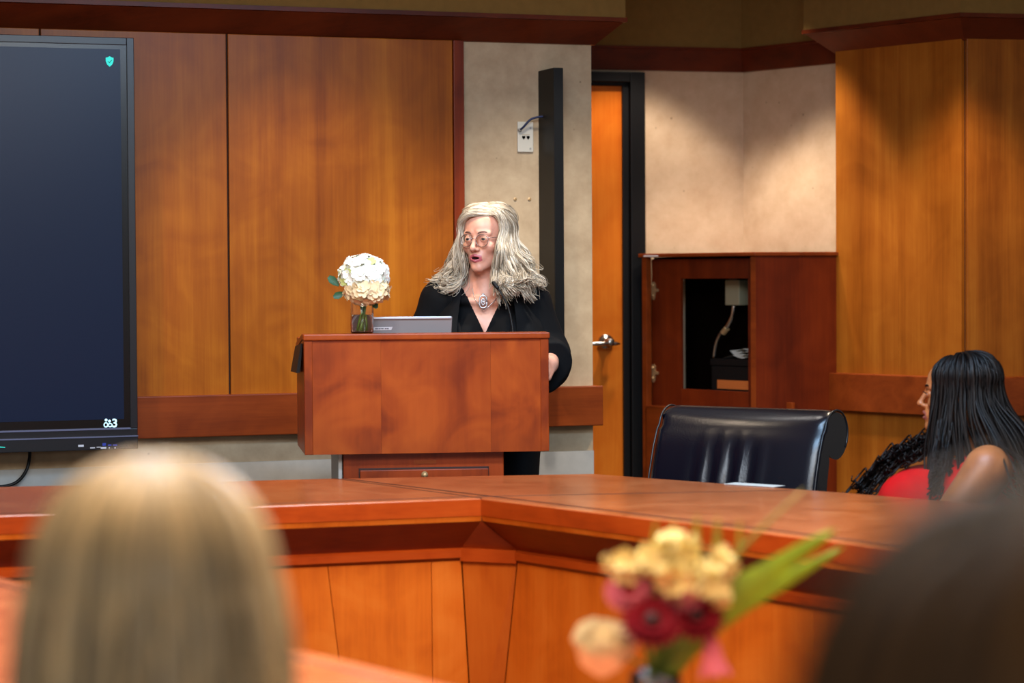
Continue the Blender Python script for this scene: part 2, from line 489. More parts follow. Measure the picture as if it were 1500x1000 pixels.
# ---- signed distance modelling for bodies: smooth union of tapered capsules and ellipsoids, meshed by surface nets
def surfnets(D, o, h):
    S = D < 0; nx, ny, nz = D.shape
    acc = np.zeros((nx - 1, ny - 1, nz - 1, 3), np.float32); cnt = np.zeros((nx - 1, ny - 1, nz - 1), np.float32)
    def sub(i, j, k): return (slice(i, nx - 1 + i), slice(j, ny - 1 + j), slice(k, nz - 1 + k))
    for ax in range(3):
        for q in range(4):
            c = [0, 0, 0]; oth = [a for a in range(3) if a != ax]; c[oth[0]] = q & 1; c[oth[1]] = q >> 1
            e = list(c); e[ax] = 1
            a = D[sub(*c)]; b = D[sub(*e)]; cr = (a < 0) != (b < 0)
            t = np.where(cr, a / np.where(cr, a - b, 1), 0)
            for d in range(3): acc[..., d] += cr * (c[d] + (t if d == ax else 0))
            cnt += cr
    act = cnt > 0; idx = -np.ones(cnt.shape, np.int64); idx[act] = np.arange(act.sum())
    ijk = np.argwhere(act)
    V = (ijk + acc[act] / cnt[act][:, None]) * h + np.asarray(o)
    Fs = []
    for ax in range(3):
        a, b = [(1, 2), (2, 0), (0, 1)][ax]
        s0 = [slice(1, -1)] * 3; s0[ax] = slice(0, -1); s1 = [slice(1, -1)] * 3; s1[ax] = slice(1, None)
        A = S[tuple(s0)]; B = S[tuple(s1)]
        for flip, mask in ((0, A & ~B), (1, ~A & B)):
            q = np.argwhere(mask)
            if not len(q): continue
            off = np.array([1, 1, 1]); off[ax] = 0; q = q + off
            da = np.zeros(3, int); da[a] = 1; db = np.zeros(3, int); db[b] = 1
            cs = [q - da - db, q - db, q, q - da]
            if flip: cs = cs[::-1]
            Fs.append(np.stack([idx[tuple(c.T)] for c in cs], 1))
    return V, np.concatenate(Fs)


def grid(lo, hi, h):
    ax = [np.arange(lo[i], hi[i] + h, h, dtype=np.float32) for i in range(3)]
    return np.meshgrid(*ax, indexing='ij')


def cap(X, a, b, ra, rb):
    a = np.asarray(a, np.float32); b = np.asarray(b, np.float32); d = b - a; L = float(np.dot(d, d)) + 1e-12
    px, py, pz = X[0] - a[0], X[1] - a[1], X[2] - a[2]
    t = np.clip((px * d[0] + py * d[1] + pz * d[2]) / L, 0, 1)
    return np.sqrt((px - t * d[0]) ** 2 + (py - t * d[1]) ** 2 + (pz - t * d[2]) ** 2) - (ra + (rb - ra) * t)


def ell(X, c, r):
    x, y, z = (X[0] - c[0]) / r[0], (X[1] - c[1]) / r[1], (X[2] - c[2]) / r[2]
    k0 = np.sqrt(x * x + y * y + z * z); k1 = np.sqrt((x / r[0]) ** 2 + (y / r[1]) ** 2 + (z / r[2]) ** 2) + 1e-9
    return k0 * (k0 - 1) / k1


def smin(a, b, k):
    h = np.clip(.5 + .5 * (b - a) / k, 0, 1); return b + (a - b) * h - k * h * (1 - h)


def smax(a, b, k): return -smin(-a, -b, k)


def union(X, prims, D=None):
    for q in prims:
        if q[0] == 'c': d, k = cap(X, q[1], q[2], q[3], q[4]), q[5]
        else: d, k = ell(X, q[1], q[2]), q[3]
        D = d if D is None else smin(D, d, k)
    return D


def head_sdf(X, male=False, open_mouth=0.5):
    """head facing -y, eye level at z = 0, x to the viewer's right; real size"""
    ax = np.abs(X[0]); S = (ax, X[1], X[2])
    D = ell(X, (0, .018, .038), (.072, .092, .074))
    D = smin(D, ell(X, (0, -.022, -.035), (.056, .062, .078)), .03)
    D = smin(D, ell(X, (0, -.03, .035), (.058, .055, .055)), .03)            # forehead
    D = smin(D, cap(S, (.050, .0, -.055), (.010, -.070, -.100), .016, .014), .025)   # jaw
    D = smin(D, ell(X, (0, -.076, -.100), (.016, .014, .013)), .014)          # chin
    D = smin(D, ell(S, (.042, -.058, -.028), (.020, .020, .017)), .022)       # cheekbones
    D = smin(D, cap(S, (.012, -.083, .021), (.046, -.070, .018), .007, .006), .012)  # brow
    D = smax(D, -ell(S, (.031, -.100, -.002), (.017, .020, .012)), .012)      # eye sockets
    lid = ell(S, (.031, -.0735, -.001), (.0155, .0140, .0128))
    lid = np.maximum(lid, -ell(S, (.031, -.092, -.0015), (.0125, .016, .0038)))
    D = smin(D, lid, .003)
    D = smin(D, cap(X, (0, -.084, .012), (0, -.106, -.030), .0062, .0088), .009)    # nose
    D = smin(D, ell(X, (0, -.107, -.033), (.0095, .009, .0085)), .006)
    D = smin(D, ell(S, (.0115, -.094, -.037), (.0072, .0095, .0065)), .006)
    D = smax(D, -ell(S, (.0062, -.101, -.0435), (.0032, .0050, .0030)), .003)
    D = smin(D, ell(X, (0, -.074, -.064), (.028, .020, .022)), .016)          # muzzle
    D = smin(D, cap(S, (0, -.0945, -.0575), (.019, -.084, -.0645), .0048, .003), .004)   # upper lip
    lo = -.074 - .004 * open_mouth
    D = smin(D, cap(S, (0, -.0925, lo), (.017, -.084, -.068), .0054, .003), .004)    # lower lip
    D = smax(D, -ell(X, (0, -.096, -.0665 - .001 * open_mouth), (.0165, .018, .0018 + .005 * open_mouth)), .003)
    e = ell(S, (.071, .012, -.012), (.010, .017, .030))                        # ears
    e = smax(e, -ell(S, (.081, .006, -.008), (.006, .009, .018)), .004)
    return smin(D, e, .008)


def hand_prims(wrist, d, n, t, curl=.5, spread=.25, s=1.0):
    """wrist point, d towards the fingers, n out of the palm, t towards the thumb"""
    wv, d, n, t = [np.asarray(q, float) for q in (wrist, d, n, t)]
    d = d / np.linalg.norm(d); n = n - d * np.dot(n, d); n /= np.linalg.norm(n); t = np.cross(n, d) * np.sign(np.dot(np.cross(n, d), t))
    pr = []; L = [.070, .078, .072, .056]; off = [.027, .009, -.009, -.026]
    for i in range(4):
        k = wv + d * (.085 - .004 * abs(i - 1)) * s + t * off[i] * s
        pr.append(('c', wv + t * off[i] * .6 * s, k, .0125 * s, .0100 * s, .010))
        dirv = d + t * spread * off[i] * 8; dirv /= np.linalg.norm(dirv); pnt = k; ang = 0
        for j, fr in enumerate((.45, .31, .24)):
            ang += curl * (0.7, 1.0, .7)[j]
            v = dirv * math.cos(ang) + n * math.sin(ang); q = pnt + v * L[i] * fr * s
            pr.append(('c', pnt, q, (.0092 - .0010 * j) * s, (.0085 - .0010 * j) * s, .0025)); pnt = q
    b = wv + d * .022 * s + t * .022 * s + n * .006 * s
    q1 = b + (d * .55 + t * .75 + n * .25) * .040 * s; q2 = q1 + (d * .85 + t * .3 + n * .35) * .032 * s; q3 = q2 + (d * .9 + n * .45) * .024 * s
    pr += [('c', b, q1, .0140 * s, .0108 * s, .010), ('c', q1, q2, .0105 * s, .0092 * s, .003), ('c', q2, q3, .0092 * s, .0075 * s, .003)]
    return pr


def rotm(yaw, pitch=0, roll=0):
    return np.array(Matrix.Rotation(R(yaw), 3, 'Z') @ Matrix.Rotation(R(pitch), 3, 'X') @ Matrix.Rotation(R(roll), 3, 'Y'))


def to_local(X, c, Rm):
    d = [X[i] - c[i] for i in range(3)]
    return tuple(Rm[0, i] * d[0] + Rm[1, i] * d[1] + Rm[2, i] * d[2] for i in range(3))


def join(parts):
    V = []; F = []; Mi = []; k = 0
    for v, f, mi in parts:
        V.append(v); F.append(f + k); k += len(v); Mi.append(np.broadcast_to(np.asarray(mi), (len(f),)))
    return np.concatenate(V), np.concatenate(F), np.concatenate(Mi)


# ================================================================== ROOM
A = Frame(.06, 9.2, 20)                   # panelled wall behind the lectern
B = Frame(*P(868, 400, 10.45)[:2], 16)    # wall with the door
ub, _ = B.hit(1089, 250)
CN = B.xy(ub)                             # corner of the niche
Cw = Frame(CN[0], CN[1], -51)
D0 = tuple(P(1229, 400, 10.0)[:2])
Dw = Frame(D0[0], D0[1], -51)             # wooden pillar, left face
ud, _ = Dw.hit(1413, 300)
E0 = Dw.xy(ud)
Ew = Frame(E0[0], E0[1], 14)              # wooden pillar, right face
CEIL = 2.9

fl = MB().box(-6, 6, -5, 12, -.1, 0).build('floor', 'floor'); struct(fl)
ce = MB().box(-6, 6, -5, 12, CEIL, CEIL + .1).build('ceiling', 'ceiling'); struct(ce)

uA0 = -3.6
uA1, _ = A.hit(867, 300)
wl = MB().box(uA0, uA1, 0, .5, 0, CEIL).build('wall_left', 'board', loc=A.w(0), rz=R(20)); struct(wl)
zc = A.hit(868, 66)[1]                    # underside of the crown
zr1 = A.hit(198, 581, .05)[1]; zr0 = A.hit(198, 643, .05)[1]
# veneer panels on the wall (each its own piece)
pz0 = zr1 - .01; pz1 = zc
edges = [(-900, -560), (-557, -215), (-212, 60), (62.5, 333), (336, 664)]
for i, (a, b) in enumerate(edges):
    u0 = A.hit(a, 300, .025)[0]; u1 = A.hit(b, 300, .025)[0]
    MB().box(u0, u1, -.025, 0, pz0, pz1).build('panel', 'panel', wl, bevel=.002)
u0 = A.hit(666, 300, .035)[0]; u1 = A.hit(681, 300, .035)[0]
MB().box(u0, u1, -.035, 0, pz0, pz1).build('stile', 'stile', wl, bevel=.002)
MB().box(uA0, A.hit(665, 300, .01)[0], -.008, 0, pz0, pz1).build('backing', 'groove', wl)
# lower wall: grey up to a level line below the rail
MB().box(uA0, uA1 - .002, -.012, 0, 0.0, .717).build('lower_panel', 'grey_wall', wl)
# chair rail, returned round the wall end
ur1 = A.hit(884, 590, .05)[0]
rl = MB().box(uA0, ur1, -.05, .12, zr0, zr1).build('trim_1', 'rail', loc=A.w(0), rz=R(20), bevel=.004); struct(rl)


def crown(name, path, z, d=.107, h=.097):
    prof = [(0, z), (.012, z), (d - .012, z + h - .018), (d, z + h - .016), (d, z + h), (0, z + h)]
    o = MB().sweep(path, prof).build(name, 'crown'); struct(o)
    q = MB().sweep(path, [(0, z + h), (d - .006, z + h), (d - .006, CEIL), (0, CEIL)]).build('fascia', 'fascia', o)
    return o


crown('trim_2', [A.xy(uA0), A.xy(uA1), A.xy(uA1, .5)], zc)

# wall with the door
wb = MB().box(-1.2, ub + .25, 0, .12, 0, CEIL).build('wall_back', 'board2', loc=B.w(0), rz=R(16)); struct(wb)
wc = MB().box(-.02, .72, 0, .12, 0, CEIL).build('wall_right', 'board2', loc=Cw.w(0), rz=R(-51)); struct(wc)
zn = B.hit(868, 102)[1]; zn1 = B.hit(868, 67)[1]
prof = [(0, zn), (.014, zn), (.030, zn1 - .012), (.036, zn1 - .010), (.036, zn1), (0, zn1)]
t3 = MB().sweep([B.xy(-1.0), B.xy(ub), Cw.xy(.70)], prof).build('trim_3', 'crown'); struct(t3)
MB().sweep([B.xy(-1.0), B.xy(ub), Cw.xy(.70)], [(0, zn1), (.03, zn1), (.03, CEIL), (0, CEIL)]).build('fascia', 'fascia', t3)

# door and its black frame
fx0, fx1 = B.hit(911, 300, .03)[0], B.hit(944, 200, .05)[0]
ztop = B.hit(900, 105, .05)[1]; zin = B.hit(890, 126, .03)[1]
dr = MB().box(fx0 - .92, fx0, -.03, 0, 0.01, zin).build('door_1', 'door', loc=B.w(0), rz=R(16)); struct(dr)
fm = MB()
fm.box(fx0, fx0 + .03, -.045, 0, 0, ztop - .02)
fm.box(fx0 + .03, fx1, -.065, 0, 0, ztop)
fm.box(fx0 - 1.0, fx0 + .03, -.045, 0, zin, ztop - .02)
fm.box(fx0 - 1.0, fx0 + .031, -.064, 0, ztop - .045, ztop)
fm.build('frame', 'frame', dr, bevel=.004)
hu, hz = B.hit(891, 503, .08)
h = MB()
h.lathe([(.034, -.0), (.034, -.010), (.026, -.016), (.015, -.02), (.013, -.05), (.017, -.055), (.017, -.075), (.010, -.080)], 24, (hu + .004, -.03, hz + .006), axis='y')
h.tube([(hu + .004, -.095, hz), (hu - .03, -.098, hz + .001), (hu - .07, -.096, hz), (hu - .105, -.086, hz + .002)], [.010, .0095, .009, .008], 12)
h.tube([(hu + .004, -.095, hz), (hu + .03, -.092, hz - .001), (hu + .05, -.086, hz - .001)], [.010, .008, .004], 12)
h.build('handle', 'chrome', dr, smooth=True)

# wooden pillar with rail and crown
bk = Dw.xy(0, .6); en = Ew.xy(1.6)
pl = MB().prism([bk, D0, E0, en, Ew.xy(1.6, .6)], 0, CEIL).build('wall_front', 'groove'); struct(pl)
# veneer sheets on the pillar, each a piece
zp = Dw.hit(1229, 78)[1]
uu = [0, Dw.hit(1320, 300)[0], ud]
for i in range(2):
    MB().box(uu[i] + (.0 if i == 0 else .0003), uu[i + 1] - .0003, -.018, 0, 0, zp + .03).build('panel', 'pillar', pl, loc=Dw.w(0), rz=R(-51), bevel=.0005)
for a, b in ((0.002, .56), (.563, 1.2)):
    MB().box(a, b, -.018, 0, 0, zp + .03).build('panel', 'pillar', pl, loc=Ew.w(0), rz=R(14), bevel=.0015)
zq1 = Dw.hit(1222, 546, .05)[1]; zq0 = Dw.hit(1222, 601, .05)[1]
t4 = MB().sweep([bk, D0, E0, en], [(.0, zq0), (.05, zq0), (.05, zq1), (0, zq1)]).build('trim_4', 'rail', bevel=.004); struct(t4)
crown('trim_5', [Dw.xy(0, .3), D0, E0, Ew.xy(1.5)], zp)

# ================================================================== THINGS ON THE WALL
# black column speaker
FD = .165
cu1 = A.hit(826, 300, FD)[0]; cz1 = A.hit(815, 99, FD)[1]; cz0 = A.hit(820, 549, FD)[1]
wd = .019; hgt = cz1 - cz0
col = thing('wall_column', 'tall narrow black column standing out from the beige wall beside the door', 'column', A.w(cu1 - wd, 0, cz0), R(20))
MB().box(-wd, wd, -FD, 0, 0, hgt).build('body', 'black', col, bevel=.002)
MB().box(-wd + .001, wd - .001, -FD - .002, -FD, .01, hgt - .004).build('front_cover', 'black', col)
MB().box(-wd - .012, wd + .012, -.006, .002, .10, .2).build('bracket', 'black', col)
# socket plate
su0, sz1 = A.hit(758.5, 178, .01); su1, sz0 = A.hit(782, 223, .01)
sp = thing('wall_socket_plate', 'cream data socket plate with two jacks on the beige wall', 'socket', A.w((su0 + su1) / 2, 0, (sz0 + sz1) / 2), R(20))
hw, hh = (su1 - su0) / 2, (sz1 - sz0) / 2
MB().box(-hw, hw, -.008, 0, -hh, hh).build('plate', 'white_plastic', sp, bevel=.003)
for dx in (-.008, .010):
    MB().extrude_y([(dx - .006, .004), (dx + .006, .004), (dx + .006, -.003), (dx, -.010), (dx - .006, -.003)], -.0095, -.007).build('jack', 'dark', sp)
MB().box(-.014, .016, -.0088, -.007, .008, .0095).build('jack_lip', 'brass', sp)
for q in (.034, -.044):
    MB().lathe([(.004, 0), (.004, -.002)], 10, (.019, -.008, q), axis='y').build('screw', 'metal_strip', sp)
# blue cable
c0 = A.hit(762, 190, .015); c1 = A.hit(790, 170, .06)
pts = [A.w(c0[0], -.012, c0[1]), A.w(c0[0] + .006, -.03, c0[1] + .008), A.w(c0[0] + .03, -.042, c0[1] + .036), A.w(c0[0] + .055, -.045, c1[1] - .004), A.w(cu1 - 2 * wd + .004, -.045, c1[1])]
bz = MB()
def smooth_path(pts, n=24):
    pts = np.asarray(pts, float); k = len(pts); t = np.linspace(0, k - 1, n); out = []
    for x in t:
        i = min(int(x), k - 2); f = x - i
        p0, p1, p2, p3 = pts[max(i - 1, 0)], pts[i], pts[i + 1], pts[min(i + 2, k - 1)]
        out.append(.5 * ((2 * p1) + (p2 - p0) * f + (2 * p0 - 5 * p1 + 4 * p2 - p3) * f * f + (3 * p1 - p0 - 3 * p2 + p3) * f ** 3))
    return np.array(out)
bc = bpy.data.objects.new('network_cable', None); COL.objects.link(bc); tag(bc, 'short dark blue cable from socket plate into the black column', 'cable')
bc.location = pts[0]
MB().tube(smooth_path(np.array(pts) - np.array(pts[0])), .0042, 8).build('cord', 'blue_cable', bc, smooth=True)
MB().ball((0, 0, 0), .008).build('plug', 'metal_strip', bc, smooth=True)
# two wall anchors
for i, px in enumerate((755, 776)):
    u, z = A.hit(px, 291.5, .004)
    o = MB().lathe([(.0062, 0), (.0062, -.003), (.003, -.004), (.003, -.001)], 14, axis='y').build('wall_anchor', 'brass', loc=A.w(u, -.0005, z), rz=R(20))
    tag(o, ['small round metal wall anchor above the woman, farther from the black column', 'small round metal wall anchor above the woman, nearer to the black column'][i], 'screw', 'metal anchors in the beige wall')

# ================================================================== DISPLAY
OFF = .14
tu1, tz1 = A.hit(196, 55.5, OFF); _, tz0 = A.hit(196, 657, OFF)
TW, TH = (tz1 - tz0) * 1.76, tz1 - tz0
tv = thing('wall_display', 'large dark flat display with a video meeting screen on the panelled wall', 'display', A.w(tu1 - TW, -OFF, tz0), R(20))
bx = .026; bb = .072
MB().box(0, TW, .006, .085, 0, TH).build('casing', 'bezel', tv, bevel=.004)
f = MB(); f.box(0, bx, 0, .02, bb, TH).box(TW - bx, TW, 0, .02, bb, TH).box(bx, TW - bx, 0, .02, TH - bx, TH).box(0, TW, -.004, .02, 0, bb * .62).box(0, TW, .002, .02, bb * .62, bb)
f.build('bezel', 'bezel', tv, bevel=.002)
MB().box(0, TW, -.006, .002, bb * .60, bb * .66).build('bezel_line', 'bezel_line', tv)
MB().box(bx, TW - bx, -.002, .004, bb - .002, bb + .004).build('bezel_line', 'bezel_line', tv)
MB().box(bx, TW - bx, .005, .008, bb, TH - bx).build('screen_border', 'inner', tv)
sb = .022
scn = MB().box(bx + sb, TW - bx - sb, .0035, .006, bb + sb + .012, TH - bx - sb * .7).build('screen', 'screen', tv)
# shield icon
def tvp(px, py):
    u, z = A.hit(px, py, OFF - .003); return u - (tu1 - TW), z - tz0
ix, iz = tvp(160.5, 90)
s = .017
sh = [(-.9, .75), (-.4, .85), (0, 1.1), (.4, .85), (.9, .75), (.88, 0), (.6, -.6), (0, -1.1), (-.6, -.6), (-.88, 0)]
MB().extrude_y([(ix + x * s * .9, iz + z * s) for x, z in sh], .001, .0035).build('shield_icon', 'teal', scn)
MB().tube([(ix - .006, .0005, iz), (ix - .001, .0005, iz - .005), (ix + .007, .0005, iz + .005)], .0012, 6).build('check_mark', 'icon_dark', scn)
ix, iz = tvp(157, 620)
pe = MB()
def ring(mb, cx, cz, r, rr, a0=0, a1=2 * PI, sx=1, sz=1, y=.001):
    mb.tube([(cx + r * sx * math.cos(a), y, cz + r * sz * math.sin(a)) for a in np.linspace(a0, a1, 22)], rr, 6)
ring(pe, ix - .005, iz - .005, .0075, .0022, sx=.85); ring(pe, ix + .010, iz - .006, .0080, .0022, sx=.9, sz=.7)
pe.ball((ix - .004, .001, iz + .012), (.0052, .002, .0052)); pe.ball((ix + .008, .001, iz + .008), (.005, .002, .005))
pe.build('people_icon', 'cyan', scn, smooth=True)
tx, tz = tvp(168, 620)
fc = bpy.data.curves.new('digit', 'FONT'); fc.body = '3'; fc.size = .042; fc.align_x = 'CENTER'; fc.align_y = 'CENTER'; fc.extrude = .001; fc.offset = .0008
fo = bpy.data.objects.new('digit', fc); COL.objects.link(fo)
dg = bpy.context.evaluated_depsgraph_get(); me = bpy.data.meshes.new_from_object(fo.evaluated_get(dg)); bpy.data.objects.remove(fo)
me.materials.clear(); me.materials.append(M['cyan'])
fo = bpy.data.objects.new('digit', me); COL.objects.link(fo); fo.parent = scn; fo.location = (tx, .002, tz); fo.rotation_euler.x = PI / 2
# ports along the lower bezel
for px, w_, hh_, m_, dz in ((118, 8, 3, 'port_white', 0), (135, 7, 1.5, 'port_white', -3), (144, 6, 1.2, 'port_white', -2), (151, 8, 2.6, 'port_white', -3), (152, 5, 4, 'port_blue', 2), (160, 5, 2, 'port_blue', 1), (168, 6, 2, 'port_blue', 1), (159.5, 1.6, 1.6, 'port_white', -3), (168, 2, 1.6, 'port_white', -3)):
    x, z = tvp(px, 652.5 - dz); k = 1 / 415
    MB().box(x - w_ / 2 * k, x + w_ / 2 * k, -.0055, -.003, z - hh_ / 2 * k, z + hh_ / 2 * k).build('port', m_, tv)
x, z = tvp(1, 655)
MB().tube([(x - .05, -.005, z - .002), (x - .02, -.005, z + .003), (x + .014, -.005, z)], [.001, .0022, .001], 6).build('emblem', 'teal', tv)
MB().box(TW / 2 - .3, TW / 2 + .3, .085, OFF - .03, TH * .35, TH * .65).build('wall_bracket', 'black', tv)
# its power cable hanging below
q = [A.w(A.hit(44, 655, .08)[0], -.08, A.hit(44, 655, .08)[1] + .02)]
for px, py in ((43, 672), (38, 690), (27, 704), (12, 711), (-8, 712), (-40, 706), (-80, 690)):
    u, z = A.hit(px, py, .05); q.append(A.w(u, -.05, z))
q = np.array(q)
pc = bpy.data.objects.new('power_cable', None); COL.objects.link(pc); pc.location = q[0]; tag(pc, 'black cable looping down below the wall display', 'cable')
MB().tube(smooth_path(q - q[0], 40), .006, 8).build('cord', 'black', pc, smooth=True)

# ================================================================== DESK RING
TZ = .76
def g2(px, py, z=TZ):
    q = G(px, py, z); return np.array([q[0], q[1]])
I = g2(705, 729.3)
L0 = g2(0, 755); dL = (L0 - I) / np.linalg.norm(L0 - I)
R0 = g2(1260, 796.8); dR = (R0 - I) / np.linalg.norm(R0 - I)
B1, B2, B3, B4, B5 = g2(0, 713), g2(490, 700.7), g2(868, 693.5), g2(1225, 718), g2(1500, 741)
dB = (B1 - B2) / np.linalg.norm(B1 - B2); dO = (B5 - B3) / np.linalg.norm(B5 - B3)
Lf = I + dL * 2.9; Bf = B2 + dB * 2.9
Rf = I + dR * 3.6; Of = B3 + dO * 3.7
SL = .050
def deskthing(name, label, at):
    o = thing(name, label, 'desk', (at[0], at[1], 0)); return o, (lambda p: (p[0] - at[0], p[1] - at[1]))


def strip(mb, a, b, w_, z0, z1):
    """thin inlay along a-b"""
    a = np.asarray(a, float); b = np.asarray(b, float); d = (b - a) / np.linalg.norm(b - a); n = np.array([-d[1], d[0]]) * w_ / 2
    mb.prism([a - n, b - n, b + n, a + n], z0, z1)


def isect(p, d, q, e):
    t = np.cross(q - p, e) / np.cross(d, e); return p + d * t


# --- back section (from the inner corner to beyond the left of the picture)
ds, lo = deskthing('desk_section', 'glossy red-brown back section of the ring desk in front of the lectern', I + dL * 1.0)
MB().prism([lo(Lf), lo(I), lo(B2), lo(Bf)], TZ - SL, TZ).build('tabletop', 'desk_top', ds, bevel=.003)
nL = np.array([-dL[1], dL[0]]);  nL = nL if np.dot(nL, B2 - I) > 0 else -nL     # away from the well
nR = np.array([-dR[1], dR[0]]);  nR = nR if np.dot(nR, B3 - I) > 0 else -nR
gr = MB(); lineend = isect(I + nL * .055, dL, I, B2 - I)
strip(gr, lo(lineend), lo(Lf + nL * .055), .005, TZ - .002, TZ + .0008)
strip(gr, lo(I), lo(B2), .004, TZ - .002, TZ + .0008)
gr.build('inlay_line', 'groove', ds)
# edge band and mouldings, mitred round the inner corner
f1 = isect(I + nL * .075, dL, CAM[:2], ray(676, 832)[:2]); f2 = isect(I + nR * .075, dR, CAM[:2], ray(758, 838)[:2])
def off(p, n, d): return p + n * d
def mould(parent, lo, p_top, far, dd, n, fc, mats):
    """lip, cove, bead of one side: p_top inner corner, far end, fc = chamfer point at the bead"""
    ends = [(p_top, fc), (far, far + n * .075)]
    def row(k):  # k: 0 slab bottom .. ; returns points for both ends
        out = []
        for a, c in ends:
            out.append([(a, TZ - SL), (a + n * .004, TZ - SL - .016), (c, .612), (c - n * .012, .606), (c - n * .012, .585), (c - n * .004, .580), (c, .575)][k])
        return out
    def quad(k0, k1, name, mat):
        r0, r1 = row(k0), row(k1); b = n * .03
        v = []
        for (p, z) in (r0[0], r0[1], r1[1], r1[0]): v.append((*lo(p), z))
        for (p, z) in (r0[0], r0[1], r1[1], r1[0]): v.append((*lo(p + b), z))
        MB().add(v, [(0, 1, 2, 3), (7, 6, 5, 4), (0, 4, 5, 1), (1, 5, 6, 2), (2, 6, 7, 3), (3, 7, 4, 0)]).build(name, mat, parent)
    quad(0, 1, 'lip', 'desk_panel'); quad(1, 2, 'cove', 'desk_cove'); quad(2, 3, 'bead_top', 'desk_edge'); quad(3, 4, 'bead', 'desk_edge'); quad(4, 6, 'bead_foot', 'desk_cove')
mould(ds, lo, I, Lf, dL, nL, f1, None)
MB().prism([lo(p) for p in (Lf - nL * .002, I - nL * .002, I + nL * .01, Lf + nL * .01)], TZ - SL, TZ - .004).build('edge_band', 'desk_edge', ds)
# upright veneer panels under the moulding: seams as in the photograph
def pan(parent, lo, a_top, b_top, a_bot, b_bot, n, mat, zt=.577, zb=.03):
    v = [(*lo(a_bot), zb), (*lo(b_bot), zb), (*lo(b_top), zt), (*lo(a_top), zt)]
    v += [(*lo(a_bot + n * .025), zb), (*lo(b_bot + n * .025), zb), (*lo(b_top + n * .025), zt), (*lo(a_top + n * .025), zt)]
    return MB().add(v, [(0, 1, 2, 3), (7, 6, 5, 4), (0, 4, 5, 1), (1, 5, 6, 2), (2, 6, 7, 3), (3, 7, 4, 0)]).build('panel', mat, parent, bevel=.0015)
pO = I + nL * .075
def onL(px, py): return isect(pO, dL, CAM[:2], ray(px, py)[:2])
def ext(px0, py0, px1, py1, fn):
    """seam through two pixels, carried to the foot of the desk"""
    a, b = fn(px0, py0), fn(px1, py1); za, zb_ = .577, .577 - (py1 - py0) / 515; t = (.577 - .03) / (za - zb_)
    return a, a + (b - a) * t
s0 = ext(676, 832, 686, 1000, onL); s1 = ext(632, 834, 634, 1000, onL); s2 = ext(480, 843, 499, 1000, onL)
g = dL * .0008
chain = [s0, s1, s2] + [(onL(x, 850), onL(x, 850)) for x in (335, 190, 45, -110, -270, -430)]
for k in range(len(chain) - 1):
    a, b = chain[k], chain[k + 1]
    pan(ds, lo, b[0] - g, a[0] + g, b[1] - g, a[1] + g, nL, 'desk_panel')
MB().prism([lo(p) for p in (Lf + nL * .09, f1 + nL * .09, f1 + nL * .11, Lf + nL * .11)], 0, TZ - SL).build('carcass', 'groove', ds)
MB().prism([lo(p) for p in (Bf - nL * .10, B2 - nL * .12, B2 - nL * .09, Bf - nL * .07)], 0, TZ - SL).build('carcass_back', 'dark_box', ds)

# --- right wing with the inner corner facet
dw, lo2 = deskthing('desk_section', 'glossy desk wing before the black chair, running forward from the inner corner', I + dR * 1.2)
MB().prism([lo2(p) for p in (I, Rf, Of, B3, B2)], TZ - SL, TZ - .0005).build('tabletop', 'desk_top', dw, bevel=.003)
gr = MB()
pA = isect(I + nR * .055, dR, B2, B3 - B2)
strip(gr, lo2(pA), lo2(Rf + nR * .055), .005, TZ - .002, TZ + .0008)
strip(gr, lo2(lineend + (B3 - B2) * .02), lo2(isect(lineend, B3 - B2, B3, dO) - (B3 - B2) * .05), .003, TZ - .002, TZ + .0004)
gr.build('inlay_line', 'groove', dw)
mould(dw, lo2, I, Rf, dR, nR, f2, None)
MB().prism([lo2(p) for p in (I - nR * .002, Rf - nR * .002, Rf + nR * .01, I + nR * .01)], TZ - SL, TZ - .004).build('edge_band', 'desk_edge', dw)
pR = I + nR * .075
def onR(px, py): return isect(pR, dR, CAM[:2], ray(px, py)[:2])
r0 = ext(758, 838, 742, 1000, onR)
chain = [r0] + [(onR(x, 870), onR(x, 870)) for x in (1010, 1190, 1420, 1720)]
g = dR * .0008
for k in range(len(chain) - 1):
    a, b = chain[k], chain[k + 1]
    pan(dw, lo2, a[0] + g, b[0] - g, a[1] + g, b[1] - g, nR, 'desk_panel')
# facet: narrow tapering panel across the corner, triangular cove piece above it
nf = (nL + nR) / np.linalg.norm(nL + nR); gf = (f2 - f1) / np.linalg.norm(f2 - f1) * .002
pan(dw, lo2, f1 + gf, f2 - gf, s0[1] + gf, r0[1] - gf, nf, 'desk_panel2')
v = [(*lo2(I), TZ - SL - .016), (*lo2(f1), .612), (*lo2(f2), .612)]; v += [(*lo2(I + nf * .03), TZ - SL - .016), (*lo2(f1 + nf * .03), .612), (*lo2(f2 + nf * .03), .612)]
MB().add(v, [(0, 1, 2), (5, 4, 3), (0, 3, 4, 1), (1, 4, 5, 2), (2, 5, 3, 0)]).build('corner_cove', 'desk_cove', dw)
MB().prism([lo2(p) for p in (f1 - nf * .012, f2 - nf * .012, f2 + nf * .02, f1 + nf * .02)], .575, .612).build('corner_bead', 'desk_edge', dw)
MB().prism([lo2(p) for p in (f2 + nR * .09, Rf + nR * .09, Rf + nR * .11, f2 + nR * .11)], 0, TZ - SL).build('carcass', 'groove', dw)
MB().prism([lo2(p) for p in (B3 - nR * .15, Of - nR * .15, Of - nR * .12, B3 - nR * .12)], 0, TZ - SL).build('carcass_back', 'dark_box', dw)

